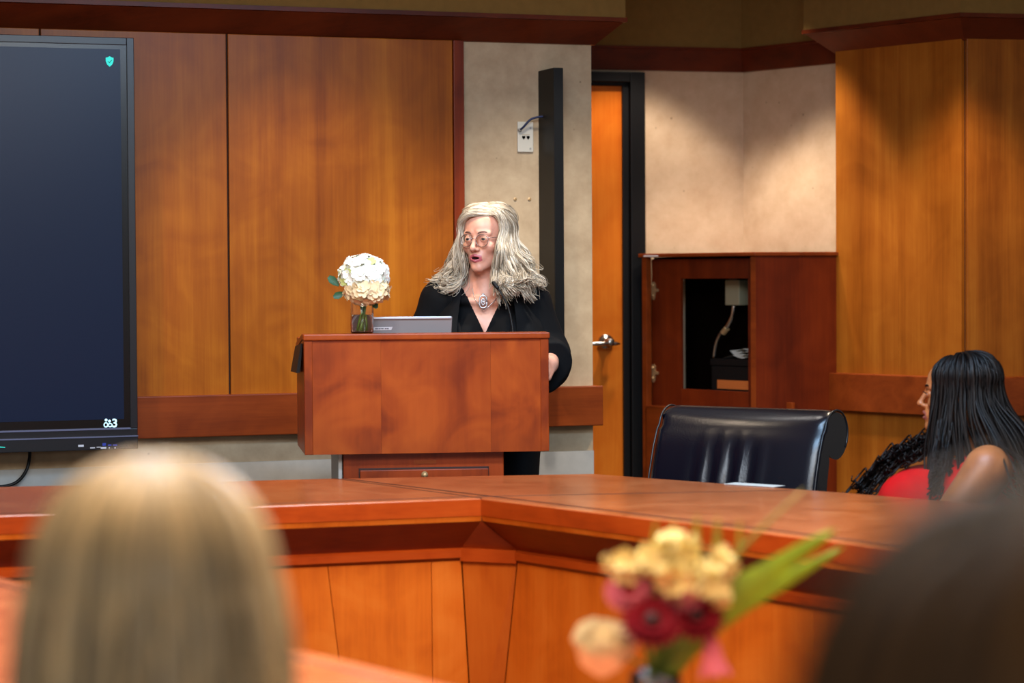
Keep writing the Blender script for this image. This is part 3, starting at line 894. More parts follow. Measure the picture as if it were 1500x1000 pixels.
# --- near section in the foreground, its far edge in view
N0, N1 = g2(0, 845), g2(640, 998); dN = (N1 - N0) / np.linalg.norm(N1 - N0); nN = np.array([dN[1], -dN[0]])
if np.dot(nN, -N0 + CAM[:2]) < 0: nN = -nN
W3 = .80
Na, Nb = N0 - dN * 1.6, N1 + dN * .13
bis = nN + np.array([0, -1.0]); bis /= np.linalg.norm(bis); Nq = Nb + bis * W3 / np.dot(bis, nN)
Ne = np.array([2.2, Nb[1]])
def near_section(label, a, b, c_, d, n):
    o, lo = deskthing('desk_section', label, (a + b) / 2 + n * .38)
    MB().prism([lo(p) for p in (a, c_, d, b)], TZ - SL, TZ).build('tabletop', 'desk_top', o, bevel=.004)
    e = (b - a) / np.linalg.norm(b - a)
    gr = MB(); strip(gr, lo(a + n * .055), lo(b + n * .055 + e * .02), .006, TZ - .002, TZ + .0008); gr.build('inlay_line', 'groove', o)
    MB().prism([lo(p) for p in (a + n * .08, a + n * .11, b + n * .11, b + n * .08)], 0, TZ - SL).build('carcass', 'desk_panel', o)
    MB().prism([lo(p) for p in (a + n * .62, a + n * .65, b + n * .65, b + n * .62)], 0, TZ - SL).build('carcass_back', 'dark_box', o)
near_section('blurred slanting near section of the ring desk beside the blonde person', Na, Nb, Na + nN * W3, Nq, nN)
near_section('near section of the ring desk that carries the mixed flower vase', Nb, Ne, Nq, Ne + np.array([0, -W3]), np.array([0, -1.0]))

# ================================================================== LECTERN
LY = 7.80
c = P(626, 488, LY); LT = float(c[2])
lc = thing('lectern', 'red-brown wooden lectern with wide box front on a narrower drawer pedestal', 'lectern', (c[0], c[1], 0), R(8))
LW = 360 / (FPX / LY) / 2 / math.cos(R(8))
zb = LT - 176 / (FPX / LY); LD = .46
_s = [-LW + .028, (558 - 626) / (FPX / LY), (720 - 626) / (FPX / LY), LW - .028]
for i in range(3):
    MB().box(_s[i] + .0002, _s[i + 1] - .0002, .012, .03, zb, LT - .02).build('front_panel', 'lectern', lc)
for a, b in ((-LW + .003, -LW + .03), (LW - .03, LW - .003)):
    MB().box(a, b, .008, LD, zb, LT - .02).build('side_panel', 'lectern', lc, bevel=.002)
MB().box(-LW, LW, 0, .10, LT - .020, LT).build('top_ledge', 'lectern', lc, bevel=.004)
v = MB(); v.add([(-LW, .10, LT - .02), (LW, .10, LT - .02), (LW, LD, LT - .06), (-LW, LD, LT - .06), (-LW, .10, LT - .003), (LW, .10, LT - .003), (LW, LD, LT - .04), (-LW, LD, LT - .04)],
                [(0, 3, 2, 1), (4, 5, 6, 7), (0, 1, 5, 4), (1, 2, 6, 5), (2, 3, 7, 6), (3, 0, 4, 7)]).build('reading_top', 'lectern', lc)
MB().box(-LW + .03, LW - .03, .03, LD, zb, zb + .02).build('bottom_shelf', 'dark_box', lc)
px2 = lambda px: (px - 626) / (FPX / LY)
pa, pb = px2(503), px2(741)
MB().box(pa, pb, .05, LD - .02, 0, zb).build('pedestal', 'dark_box', lc, bevel=.003)
MB().box(px2(527), px2(717), .034, .052, .1, zb - .055).build('drawer', 'dark_box', lc, bevel=.002)
f = MB(); d0, d1 = px2(525.5), px2(718.5)
f.box(d0, d1, .0475, .0505, zb - .0545, zb - .049).box(d0, d0 + .004, .0475, .0505, .09, zb - .05).box(d1 - .004, d1, .0475, .0505, .09, zb - .05)
f.build('drawer_gap', 'groove', lc)
MB().lathe([(.011, 0), (.011, -.004), (.007, -.006), (.007, -.012), (.004, -.014)], 16, (px2(622), .034, zb - .072), axis='y').build('lock', 'brass', lc, smooth=True)
MB().box(px2(607), px2(640), .0475, .0500, zb - .038, zb - .026).build('tape_mark', 'rail', lc)
MB().box(pa - .016, pa - .003, .06, LD - .05, 0, zb + .01).build('metal_edge', 'metal_strip', lc, bevel=.002)
# folded side shelf hanging on the outer side
v = MB(); v.add([(-LW - .004, .05, LT - .03), (-LW + .001, .05, LT - .03), (-LW + .001, LD - .03, LT - .05), (-LW - .004, LD - .03, LT - .05), (-LW - .020, .05, LT - .125), (-LW - .008, .05, LT - .125), (-LW - .008, LD - .03, LT - .135), (-LW - .020, LD - .03, LT - .135)],
                [(0, 3, 2, 1), (4, 5, 6, 7), (0, 1, 5, 4), (1, 2, 6, 5), (2, 3, 7, 6), (3, 0, 4, 7)]).build('folding_shelf', 'frame', lc)
lcx = Frame(c[0], c[1], 8)
# gooseneck microphone
mt = P(723, 414, 8.12); mb_ = P(752, 489, 8.05)
mic = thing('gooseneck_microphone', 'thin black gooseneck microphone rising from the lectern before the woman', 'microphone', tuple(mb_[:2]) + (LT - .03,))
rel = [np.array([0, 0, 0.0]), P(749, 470, 8.06) - mb_ + (0, 0, .03), P(742, 447, 8.08) - mb_ + (0, 0, .03), P(733, 428, 8.10) - mb_ + (0, 0, .03), P(727, 418, 8.11) - mb_ + (0, 0, .03)]
zo = mb_[2] - (LT - .03)
rel = [np.array([0, 0, 0.0])] + [np.array(P(*q)) - np.array([mb_[0], mb_[1], LT - .03]) for q in ((750, 475, 8.06), (745, 452, 8.08), (737, 434, 8.10), (730, 423, 8.11))]
MB().tube(smooth_path(rel, 24), .0032, 8).build('gooseneck', 'black', mic, smooth=True)
tp = np.array(mt) - np.array([mb_[0], mb_[1], LT - .03])
MB().tube(smooth_path([rel[-1], (rel[-1] + tp) / 2, tp, tp + (tp - rel[-1]) * .2], 8), [.005, .0065, .007, .007, .007, .0065, .005, .003], 10).build('capsule', 'black', mic, smooth=True)
MB().lathe([(.018, 0), (.018, .006), (.006, .012)], 16).build('base', 'black', mic, smooth=True)
# laptop
lp0 = P(588, 489, 7.98)
lpt = thing('laptop', 'grey laptop seen from behind its lid, open on the lectern', 'laptop', (lp0[0], lp0[1], LT - .012), R(8))
lw = .166; lz = P(600, 464, 7.98)[2] - (LT - .012)
MB().box(-lw, lw, .0, .22, -.010, .004).build('base', 'laptop', lpt, bevel=.003)
k = .18
v = [(-lw, 0, .004), (lw, 0, .004), (lw, .010, .004), (-lw, .010, .004)]
v += [(-lw, -.03, lz), (lw, -.03, lz), (lw, -.022, lz), (-lw, -.022, lz)]
lid = MB().add(v, [(0, 3, 2, 1), (4, 5, 6, 7), (0, 1, 5, 4), (1, 2, 6, 5), (2, 3, 7, 6), (3, 0, 4, 7)]).build('lid', 'laptop', lpt, bevel=.002)
MB().box(-lw + .003, lw - .003, -.032, -.021, lz - .006, lz + .001).build('lid_edge', 'laptop_edge', lid, bevel=.001)
lx0 = -.09; 
def lidy(z): return -.03 * (z - .004) / (lz - .004) - .0012
lbl = MB(); za, zb2 = lz * .30, lz * .48
lbl.add([(-.13, lidy(za), za), (-.034, lidy(za), za + .001), (-.030, lidy(zb2), zb2), (-.13, lidy(zb2), zb2 - .001)], [(0, 1, 2, 3)]).build('label', 'white_bright', lid)
tx_ = MB()
for x0_, x1_ in ((-.088, -.078), (-.076, -.070), (-.068, -.060), (-.056, -.050), (-.049, -.043)):
    z0_ = za + (zb2 - za) * .35; z1_ = za + (zb2 - za) * .65
    tx_.add([(x0_, lidy(z0_) - .0006, z0_), (x1_, lidy(z0_) - .0006, z0_), (x1_, lidy(z1_) - .0006, z1_), (x0_, lidy(z1_) - .0006, z1_)], [(0, 1, 2, 3)])
tx_.build('print', 'grey_text', lid)

# glass jar with hydrangea
vc = P(530.5, 488.5, 7.87)
jar = thing('glass_jar', 'clear glass jar half full of water on the lectern ledge', 'vase', (vc[0], vc[1], LT))
jr = .0375; jh = .108
MB().lathe([(jr - .004, 0), (jr, .004), (jr, jh - .014), (jr - .004, jh - .004), (jr - .003, jh), (jr - .0055, jh), (jr - .0065, jh - .005), (jr - .0025, jh - .015), (jr - .0025, .006), (jr - .006, .004)], 40).build('glass', 'glass', jar, smooth=True)
MB().lathe([(jr - .0065, .0062), (jr - .003, .0075), (jr - .003, .060)], 36).build('water', 'water', jar, smooth=True)
hy = thing('hydrangea', 'round white hydrangea standing in the glass jar, lower bloom tinted with painted warm bounce', 'flower', (vc[0], vc[1], LT + .012))
st = MB()
for a, b in (((-.012, 0, 0), (.004, 0, .11)), ((.010, .006, 0), (-.004, .002, .11)), ((-.004, -.01, .0), (.014, .0, .115)), ((.0, .012, .0), (.0, -.004, .12))):
    st.tube(smooth_path([a, (np.array(a) + np.array(b)) / 2 + np.array([.004, 0, 0]), b], 8), .0035, 7)
st.build('stem', 'stem', hy, smooth=True)


def petal(mb, c, nrm, up, L, W, cupv=.3, mi=0):
    c = np.array(c, float); n = np.array(nrm, float); n /= np.linalg.norm(n); u = np.array(up, float); u -= n * np.dot(u, n); u /= np.linalg.norm(u) + 1e-9; s_ = np.cross(n, u)
    pts = []
    for t, wv in ((0, .25), (.35, .85), (.7, 1.0), (1.0, .45)):
        for e in (-1, 0, 1):
            pts.append(c + u * L * t + s_ * W * wv * .5 * e + n * (cupv * L * t * t + (.12 * L if e else 0) * wv))
    f = []
    for i in range(3):
        for j in range(2): f.append((i * 3 + j, i * 3 + j + 1, i * 3 + j + 4, i * 3 + j + 3))
    mb.add(pts, f, mi)


def perp(n):
    n = np.asarray(n, float); a = np.array([0, 0, 1.0]) if abs(n[2]) < .9 else np.array([1.0, 0, 0])
    u = np.cross(n, a); return u / np.linalg.norm(u)


def bloom(c, r, n, size, rg, keep=lambda d: True, mats=(0,)):
    mb = MB(); ga = PI * (3 - 5 ** .5)
    for i in range(n):
        z = 1 - 2 * (i + .5) / n; q = math.sqrt(1 - z * z); d = np.array([q * math.cos(ga * i), q * math.sin(ga * i), z])
        d = d + np.array([rg.gauss(0, .05) for _ in range(3)]); d /= np.linalg.norm(d)
        if not keep(d): continue
        p = np.array(c) + d * np.array(r) * (1 + rg.uniform(-.06, .05)); u0_ = perp(d); v0_ = np.cross(d, u0_); a0 = rg.uniform(0, PI)
        dn_ = d + np.array([rg.gauss(0, .25) for _ in range(3)]); mi = rg.choice(mats)
        for k in range(4):
            a = a0 + k * PI / 2; petal(mb, p, dn_, u0_ * math.cos(a) + v0_ * math.sin(a), size * rg.uniform(.85, 1.15), size * rg.uniform(.9, 1.15), rg.uniform(-.1, .3), mi)
    return mb


k = LY / FPX
HC = np.array([4.0 * k, -.01, (488.5 - 400.5) * k * 0 + 77 * k + .0])  # centre of the flower head above the jar foot
rg = random.Random(3)
cW = (3.5 * k, 0.0, 85 * k - .012); rW = np.array([35 * k, 34 * k, 29 * k])
bloom(cW, rW, 190, .015, rg, lambda d: d[2] > -.45, (0, 0, 0, 0, 0, 0, 0, 0, 0, 1)).ball(cW, tuple(rW * .88)).build('white_bloom', ['petal_white', 'petal_lime'], hy, smooth=True)['kind'] = 'stuff'
cP = (7.0 * k, -.012, 64 * k - .012); rP = np.array([31 * k, 30 * k, 20 * k])
bloom(cP, rP, 110, .018, rg, lambda d: d[2] < .6).ball(cP, tuple(rP * .86)).build('bounce_tinted_bloom', 'petal_bounce', hy, smooth=True)['kind'] = 'stuff'  # lower bloom: warm bounce light is painted into the petal colour
for (x, z, a, L_) in ((-34, 70, 2.45, .045), (-26, 60, 3.6, .04), (14, 50, 5.2, .035), (4, 48, 4.4, .035)):
    lf = MB(); petal(lf, (x * k, .006, z * k - .012), (.2, -1, .2), (math.cos(a), 0, math.sin(a)), L_, L_ * .6, .1)
    lf.build('leaf', 'leaf', hy, smooth=True)

# ================================================================== CABINET IN THE CORNER
kf = P(940, 400, 10.40); K1 = Frame(kf[0], kf[1], -51)
U1, zt1 = K1.hit(1107, 369)
cab = thing('corner_cabinet', 'dark red wooden corner cabinet with open front and empty cut-out', 'cabinet', (kf[0], kf[1], 0), R(-51))
ch = zt1
def kz(px, py): return K1.hit(px, py)
K2 = Frame(*K1.xy(U1), 20)
U2 = K2.hit(1229, 400)[0] + .06
ca = math.cos(R(71)); sa = math.sin(R(71))
def k2(u, v): return (U1 + ca * u - sa * v, sa * u + ca * v)
MB().prism([(-.01, -.012), (U1 + .006, -.012), k2(U2, -.012), k2(U2, .16), tuple(np.array([np.dot(np.array(CN) - K1.o, K1.u), np.dot(np.array(CN) - K1.o, K1.n)]) * .97), (-.01, .10)], ch - .016, ch).build('top', 'rail', cab, bevel=.003)
x0, z0 = kz(944, 380); x1, _ = kz(1099, 380); zo1 = kz(1000, 379)[1]; zo0 = K1.hit(975, 598)[1]
MB().box(0, x0 + .012, 0, .03, 0, ch - .016).build('stile', 'rail', cab, bevel=.003)
MB().box(x1, U1, 0, .05, 0, ch - .016).build('corner_post', 'rail', cab, bevel=.002)
MB().box(x0, x1, .0, .022, .05, zo0).build('lower_door', 'rail', cab, bevel=.002)
MB().box(x0, x1, -.003, .10, zo0, zo0 + .008).build('shelf', 'rail', cab, bevel=.001)
# recessed board with the rectangular cut-out
a0, b1 = K1.hit(997, 408, -.04); a1, b0 = K1.hit(1096, 574, -.04)
y0, y1 = .04, .055
MB().box(x0, a0, y0, y1, zo0, zo1).build('recessed_board', 'cabinet', cab, bevel=.0015)
MB().box(a1, x1, y0, y1, zo0, zo1).build('recessed_board', 'cabinet', cab, bevel=.0015)
MB().box(a0, a1, y0, y1, b1, zo1).build('recessed_board', 'cabinet', cab, bevel=.0015)
MB().box(a0, a1, y0, y1, zo0, b0).build('recessed_board', 'cabinet', cab, bevel=.0015)
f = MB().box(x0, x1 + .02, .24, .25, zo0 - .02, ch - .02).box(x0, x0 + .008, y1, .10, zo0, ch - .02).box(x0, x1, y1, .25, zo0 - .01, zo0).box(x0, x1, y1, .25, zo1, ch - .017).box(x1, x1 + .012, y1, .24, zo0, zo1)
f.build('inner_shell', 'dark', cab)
# cross-shaped hinge plates
for py in (425, 546):
    hx, hz_ = K1.hit(957, py, -.035)
    hb = MB(); hb.extrude_y([(hx + dx, hz_ + dz) for dx, dz in ((-.028, -.005), (-.010, -.008), (-.006, -.034), (0, -.042), (.006, -.034), (.010, -.008), (.028, -.005), (.028, .005), (.010, .008), (.010, .028), (.004, .036), (-.004, .036), (-.010, .028), (-.010, .008), (-.028, .005))[::-1]], .033, .0405)
    hb.ball((hx, .033, hz_ + .022), .007); hb.ball((hx, .033, hz_ - .022), .006)
    hb.build('hinge', 'brass', cab)
# panel side to the right of the corner
MB().prism([k2(.0, 0), k2(U2, 0), k2(U2, .02), k2(.0, .02)], 0, ch - .016).build('side_panel', 'cabinet', cab)
x, z = K2.hit(1156, 596); q = k2(x, -.01)
MB().box(q[0] - .02, q[0] + .02, q[1] - .008, q[1] + .008, z - .02, z + .02).build('latch', 'rail', cab, bevel=.003)
MB().box(x0 + .01, x0 + .10, -.014, -.011, ch - .013, ch - .007).build('label_strip', 'white_bright', cab)
# things inside: black box with orange label, conduit with junction box, papers
def kin(px, py, dep): u, z_ = K1.hit(px, py, -dep); return u, z_
u0, zt_ = kin(1042, 525, .10); u1, zb3 = kin(1118, 577, .10)
bxo = thing('black_case', 'black case with an orange label inside the cabinet cut-out', 'box', K1.w(u0, .10, zo0), R(-51))
bw = min(u1, x1 - .005) - u0; bh = zt_ - zo0
MB().box(0, bw, 0, .11, 0, bh - .03).build('body', 'case', bxo, bevel=.003)
MB().box(-.004, bw, -.004, .114, bh - .028, bh).build('lid', 'case', bxo, bevel=.003)
o0, oz1 = kin(1050, 556, .095); o1, oz0 = kin(1096, 571, .095)
MB().box(o0 - u0, min(o1 - u0, bw - .004), -.003, 0, oz0 - zo0, oz1 - zo0).build('label', 'orange', bxo)
j0, jz1 = kin(1067, 410, .15); j1, jz0 = kin(1089, 447, .15)
jb = thing('conduit_box', 'grey metal box with a curved silver conduit inside the cabinet', 'box', K1.w((j0 + j1) / 2, .15, jz0), R(-51))
hw = (j1 - j0) / 2
MB().box(-hw, hw * .9, -.02, .05, 0, jz1 - jz0).build('body', 'conduit_grey', jb, bevel=.003)
MB().box(-hw * .5, hw * .6, -.021, .04, jz1 - jz0, jz1 - jz0 + .05).build('cap', 'bezel', jb)
pth = []
for px, py in ((1075, 447), (1073, 462), (1065, 478), (1055, 490), (1049, 504), (1046, 524)):
    u, z_ = kin(px, py, .15); pth.append((u - (j0 + j1) / 2, 0, z_ - jz0))
MB().tube(smooth_path(pth, 24), .009, 10).build('conduit', 'chrome', jb, smooth=True)
u, z_ = kin(1062, 484, .15); u -= (j0 + j1) / 2; z_ -= jz0
MB().tube([(u - .012, 0, z_ - .010), (u + .012, 0, z_ + .010)], .013, 12).build('coupling', 'brass', jb)
pp0, pz_ = kin(1056, 524, .10); pp1, _ = kin(1100, 524, .10)
pa_ = MB(); rg = random.Random(5)
for i in range(4):
    y_ = .02 + i * .02; z2 = .002 + i * .008; n_ = 7
    v = []; 
    for j in range(n_):
        t = j / (n_ - 1); zz = z2 + .018 * math.sin(t * 5 + i) ** 2 * (1 - t * .5)
        v += [(t * (min(pp1, x1 - .01) - pp0), y_ - .03, zz), (t * (min(pp1, x1 - .01) - pp0) + .004, y_ + .03, zz + .003)]
    pa_.add(v, [(2 * j, 2 * j + 2, 2 * j + 3, 2 * j + 1) for j in range(n_ - 1)])
o = pa_.build('crumpled_paper', 'paper', loc=K1.w(pp0, .12, zo0 + bh + .001), rz=R(-51)); tag(o, 'crumpled white papers lying on the black case in the cabinet', 'paper')

# ================================================================== EXECUTIVE CHAIRS
def make_chair(loc, rz, label):
    t = thing('executive_chair', label, 'chair', loc, rz, 'black leather chairs around the desk')
    # backrest: side profile with a scrolled top, swept across the width
    front = [(-.02, .42), (-.005, .52), (.012, .62), (.035, .72), (.062, .81), (.085, .865)]
    cy, cz, rr = .176, .866, .078
    arc = [(cy + rr * math.cos(a), cz + rr * math.sin(a)) for a in np.linspace(R(168), R(-132), 20)]
    back = [(.128, .785), (.114, .72), (.098, .62), (.086, .52), (.078, .42)]
    prof = front + arc + back; nx = 41; W = .32
    v = []; n = len(prof)
    for i in range(nx):
        x = -W + 2 * W * i / (nx - 1); e = abs(x) / W; round_ = .012 * max(0, (e - .9) / .1) ** 2
        for j, (y, z) in enumerate(prof):
            dy = 0
            if j < len(front) + 2:
                dy += -.016 * math.cos(min(1, abs(x) / W) * PI / 2)              # puffed front
                f_ = math.exp(-((x + .02) / .13) ** 4) * max(0, min(1, (.86 - z) / .12))
                dy += .011 * f_ * (math.cos(x * 2 * PI / .075))                 # upright tufts
                dy += round_ * 1.2
            sc = 1.0 - (.04 if z < .6 else 0) * (.6 - z) / .2
            v.append((x * sc, y + dy, z - (round_ * .6 if j >= len(front) else 0)))
    f = [(i * n + j, i * n + (j + 1) % n, (i + 1) * n + (j + 1) % n, (i + 1) * n + j) for i in range(nx - 1) for j in range(n)]
    f += [tuple(range(n - 1, -1, -1)), tuple((nx - 1) * n + j for j in range(n))]
    bk_ = MB().add(v, f).build('backrest', 'leather', t, smooth=True)
    for p_ in bk_.data.polygons:
        if len(p_.vertices) > 8: p_.use_smooth = False
    for sx in (-1, 1):
        pp = [(sx * W * (1.0 - (.04 if z < .6 else 0) * (.6 - z) / .2), y + .008 * 0, z) for y, z in front + arc[:14]]
        MB().tube(pp, .0035, 6).build('piping', 'piping', bk_, smooth=True)
    MB().box(-.29, .29, -.50, .02, .39, .49).build('seat', 'leather', t, smooth=True, bevel=.04, seg=4)
    for sx in (-1, 1):
        a = MB(); a.tube(smooth_path([(sx * .33, .05, .62), (sx * .34, -.12, .65), (sx * .34, -.32, .655), (sx * .34, -.40, .63), (sx * .335, -.40, .56), (sx * .32, -.30, .46), (sx * .30, -.20, .42)], 26), .024, 10)
        a.build('armrest', 'leather', t, smooth=True)
    MB().lathe([(.05, .10), (.05, .13), (.028, .14), (.028, .32), (.06, .36), (.12, .39)], 20, (0, -.22, 0)).build('column', 'black', t, smooth=True)
    for i in range(5):
        a = i * 2 * PI / 5 + .3; ex, ey = .30 * math.cos(a), -.22 + .30 * math.sin(a)
        lg = MB().tube([(0, -.22, .125), (ex * .6, -.22 + (ey + .22) * .6, .10), (ex, ey, .08)], [.03, .024, .018], 8).build('leg', 'black', t, smooth=True)
        MB().lathe([(.010, -.022), (.030, -.020), (.032, -.008), (.032, .008), (.030, .020), (.010, .022)], 16, (ex, ey, .032), axis='x').build('caster', 'bezel', lg, smooth=True)
    return t


cp = P(1095, 600, 7.98)
chair = make_chair((cp[0] - .075, cp[1], 0), R(-36), 'empty black leather chair with scrolled top behind the desk wing')

# ================================================================== PEOPLE
def head_mesh(c, Rm, prims, lo_, hi_, h, scale=1.0, **kw):
    """head (sdf) blended into neck and bust primitives, in body coordinates"""
    X = grid(lo_, hi_, h)
    Xh = to_local(X, c, Rm); Xh = tuple((q / scale).astype(np.float32) for q in Xh)
    D = head_sdf(Xh, **kw) * scale
    D = union(X, prims, D)
    edge = np.minimum.reduce([X[2] - (lo_[2] + 2 * h), X[1] * 0 + 1])
    D = np.maximum(D, -edge)
    V, Fq = surfnets(D, lo_, h)
    loc = (V - np.asarray(c)) @ Rm / scale
    return V, Fq, loc


def face_mats(loc, Fq):
    ctr = loc[Fq].mean(1); x, y, z = ctr.T
    mi = np.zeros(len(Fq), int)
    up = (z > -.0665) & (z < -.0520 - .25 * np.abs(x)); low = (z <= -.0665) & (z > -.0835 + .30 * np.abs(x))
    mi[(np.abs(x) < .024) & (y < -.076) & (up | low)] = 1
    mi[((x / .0145) ** 2 + ((z + .0672) / .0048) ** 2 < 1) & (y < -.070) & (y > -.0905)] = 2
    return mi


def eyes(parent, c, Rm, gaze=(0, 0), iris='iris', s=1.0):
    for sx in (-1, 1):
        mb = MB(); n = 24; m_ = 16
        v = []; f = []; mi = []
        gy = R(gaze[0]); gp = R(gaze[1]); q = Matrix.Rotation(gy, 3, 'Z') @ Matrix.Rotation(gp, 3, 'X')
        for i in range(m_ + 1):
            a = PI * i / m_
            for j in range(n):
                b = 2 * PI * j / n; v.append(q @ Vector((math.sin(a) * math.cos(b), -math.cos(a), math.sin(a) * math.sin(b))))
        for i in range(m_):
            for j in range(n):
                j2 = (j + 1) % n; f.append((i * n + j, i * n + j2, (i + 1) * n + j2, (i + 1) * n + j)); mi.append(2 if i < 1 else 1 if i < 3 else 0)
        V = np.array([tuple(p) for p in v]) * .0124 + np.array([sx * .031, -.0735, -.001])
        V = np.asarray(c) + (V * s) @ Rm.T
        np_obj('eye', V, f, ['eyewhite', iris, 'pupil'], parent, mi=mi)


def brows(parent, c, Rm, mat, s=1.0, r=.0028):
    for sx in (-1, 1):
        pts = np.array([(sx * .013, -.0905, .0190), (sx * .023, -.0890, .0235), (sx * .035, -.0835, .0245), (sx * .047, -.0735, .0195)])
        pts = np.asarray(c) + (smooth_path(pts, 10) * s) @ Rm.T
        MB().tube(pts, [r * .7, r, r * 1.1, r * 1.1, r, r, r * .9, r * .8, r * .6, r * .3], 6).build('eyebrow', mat, parent, smooth=True)


# ---------------------------------------------------------------- the speaker
SY = 8.52
se = P(713, 349, SY)                       # between the eyes (head centre line)
sp_root = thing('person', 'standing woman with long silver-blonde hair, wire glasses and black jacket behind the lectern', 'person', (se[0], SY, 0), 0)
EZ = float(se[2])
HC_ = np.array([0.0, -.02, EZ]); HR = rotm(-27, 2, 0)
bust = [('c', (0, .012, EZ - .20), (0, .002, EZ - .07), .056, .050, .03),
        ('c', (-.152, .03, EZ - .217), (.146, .03, EZ - .220), .046, .046, .05),
        ('c', (-.10, .035, EZ - .19), (-.02, .03, EZ - .13), .03, .03, .04), ('c', (.10, .035, EZ - .19), (.02, .03, EZ - .13), .03, .03, .04),
        ('e', (0, .03, EZ - .34), (.155, .098, .18), .05),
        ('e', (-.072, -.045, EZ - .36), (.070, .065, .075), .03), ('e', (.072, -.045, EZ - .36), (.070, .065, .075), .03),
        ('c', (-.11, -.045, EZ - .215), (-.02, -.058, EZ - .222), .011, .011, .02), ('c', (.11, -.045, EZ - .215), (.02, -.058, EZ - .222), .011, .011, .02)]
low = [('e', (0, .03, EZ - .52), (.135, .10, .16), .05), ('e', (0, .035, EZ - .66), (.165, .12, .14), .05)]
legs = []
for sx in (-1, 1):
    legs += [('c', (sx * .085, .03, EZ - .68), (sx * .09, .02, .47), .085, .056, .04), ('c', (sx * .09, .02, .47), (sx * .09, .045, .09), .056, .04, .02)]
hm, zp_ = P(812, 524, 8.27), 0
armR = [np.array([.150, .03, EZ - .230]), np.array([.216, .02, EZ - .405]), np.array([.220, -.20, EZ - .435])]
armL = [np.array([-.165, .03, EZ - .222]), np.array([-.262, .03, EZ - .46]), np.array([-.15, -.19, EZ - .45])]
arms = []
for a in (armR, armL):
    arms += [('c', a[0], a[1], .052, .042, .04), ('c', a[1], a[2], .042, .027, .02)]
V1, F1, l1 = head_mesh(HC_, HR, bust[:3] + bust[4:] + bust[2:4], (-.14, -.17, EZ - .345), (.14, .14, EZ + .125), .0023, open_mouth=.5)
mi1 = face_mats(l1, F1)
X = grid((-.36, -.26, .02), (.36, .2, EZ - .17), .008)
D = union(X, bust[1:] + low + legs + arms); V2, F2 = surfnets(D, (-.36, -.26, .02), .008)
hR = hand_prims(armR[2], (-.25, -.9, -.3), (-.9, .1, -.35), (0, .2, 1), .55)
hL = hand_prims(armL[2], (.45, -.8, -.05), (.1, 0, -1), (1, .3, 0), .25)
parts = [(V1, F1, mi1), (V2, F2, 0)]
for hp, a in ((hR, armR[2]), (hL, armL[2])):
    lo_ = a - .16; X = grid(lo_, a + .16, .0032); D = union(X, hp + [('c', a, a + (0, .04, 0), .027, .028, .012)]); v_, f_ = surfnets(D, lo_, .0032); parts.append((v_, f_, 0))
V, Fq, mi = join(parts)
np_obj('body', V, Fq, ['skin', 'lip', 'mouth'], sp_root, mi=mi)
eyes(sp_root, HC_, HR, (-8, -6)); brows(sp_root, HC_, HR, 'brow')
# blouse with deep V neck, open jacket with sleeves, trousers, shoes
h_ = .0055; lo_ = (-.40, -.30, EZ - .80); X = grid(lo_, (.40, .24, EZ - .11), h_)
Dt = union(X, bust[1:] + low)
dv = (np.abs(X[0] + .008) - .46 * (X[2] - (EZ - .335))) / 1.1
vneck = np.maximum(np.maximum(dv, X[1] - .05), -(X[2] - (EZ - .36)))
neckhole = np.sqrt(X[0] ** 2 + (X[1] - .01) ** 2) - .085
D = smax(Dt - .005, -vneck, .004); D = np.maximum(D, -np.maximum(neckhole, -(X[2] - (EZ - .215)))); D = np.maximum(D, X[2] - (EZ - .15))
V, Fq = surfnets(D, lo_, h_); np_obj('blouse', V, Fq, 'black_cloth2', sp_root)
aj = []
for a in (armR, armL):
    aj += [('c', a[0], a[1], .058, .055, .05), ('c', a[1], a[1] * .3 + a[2] * .7, .054, .060, .02)]
aj += [('c', armR[1] + (.0, -.01, -.02), armR[2] * .6 + armR[1] * .4 + (-.005, 0, -.055), .045, .045, .03)]
Dj = union(X, bust[1:] + low + aj) - .014
# drape folds
Dj = Dj + .004 * np.sin(X[0] * 60 + X[2] * 22 + X[1] * 35) * np.clip((EZ - .18 - X[2]) * 6, 0, 1)
do = (np.abs(X[0] + .005) - (.055 + .28 * np.clip(X[2] - (EZ - .42), 0, 1))) / 1.05
Dj = smax(Dj, -np.maximum(do, X[1] - .06), .006)
Dj = np.maximum(Dj, -np.maximum(np.sqrt(X[0] ** 2 + (X[1] - .015) ** 2) - .10, -(X[2] - (EZ - .205)))); Dj = np.maximum(Dj, X[2] - (EZ - .145))
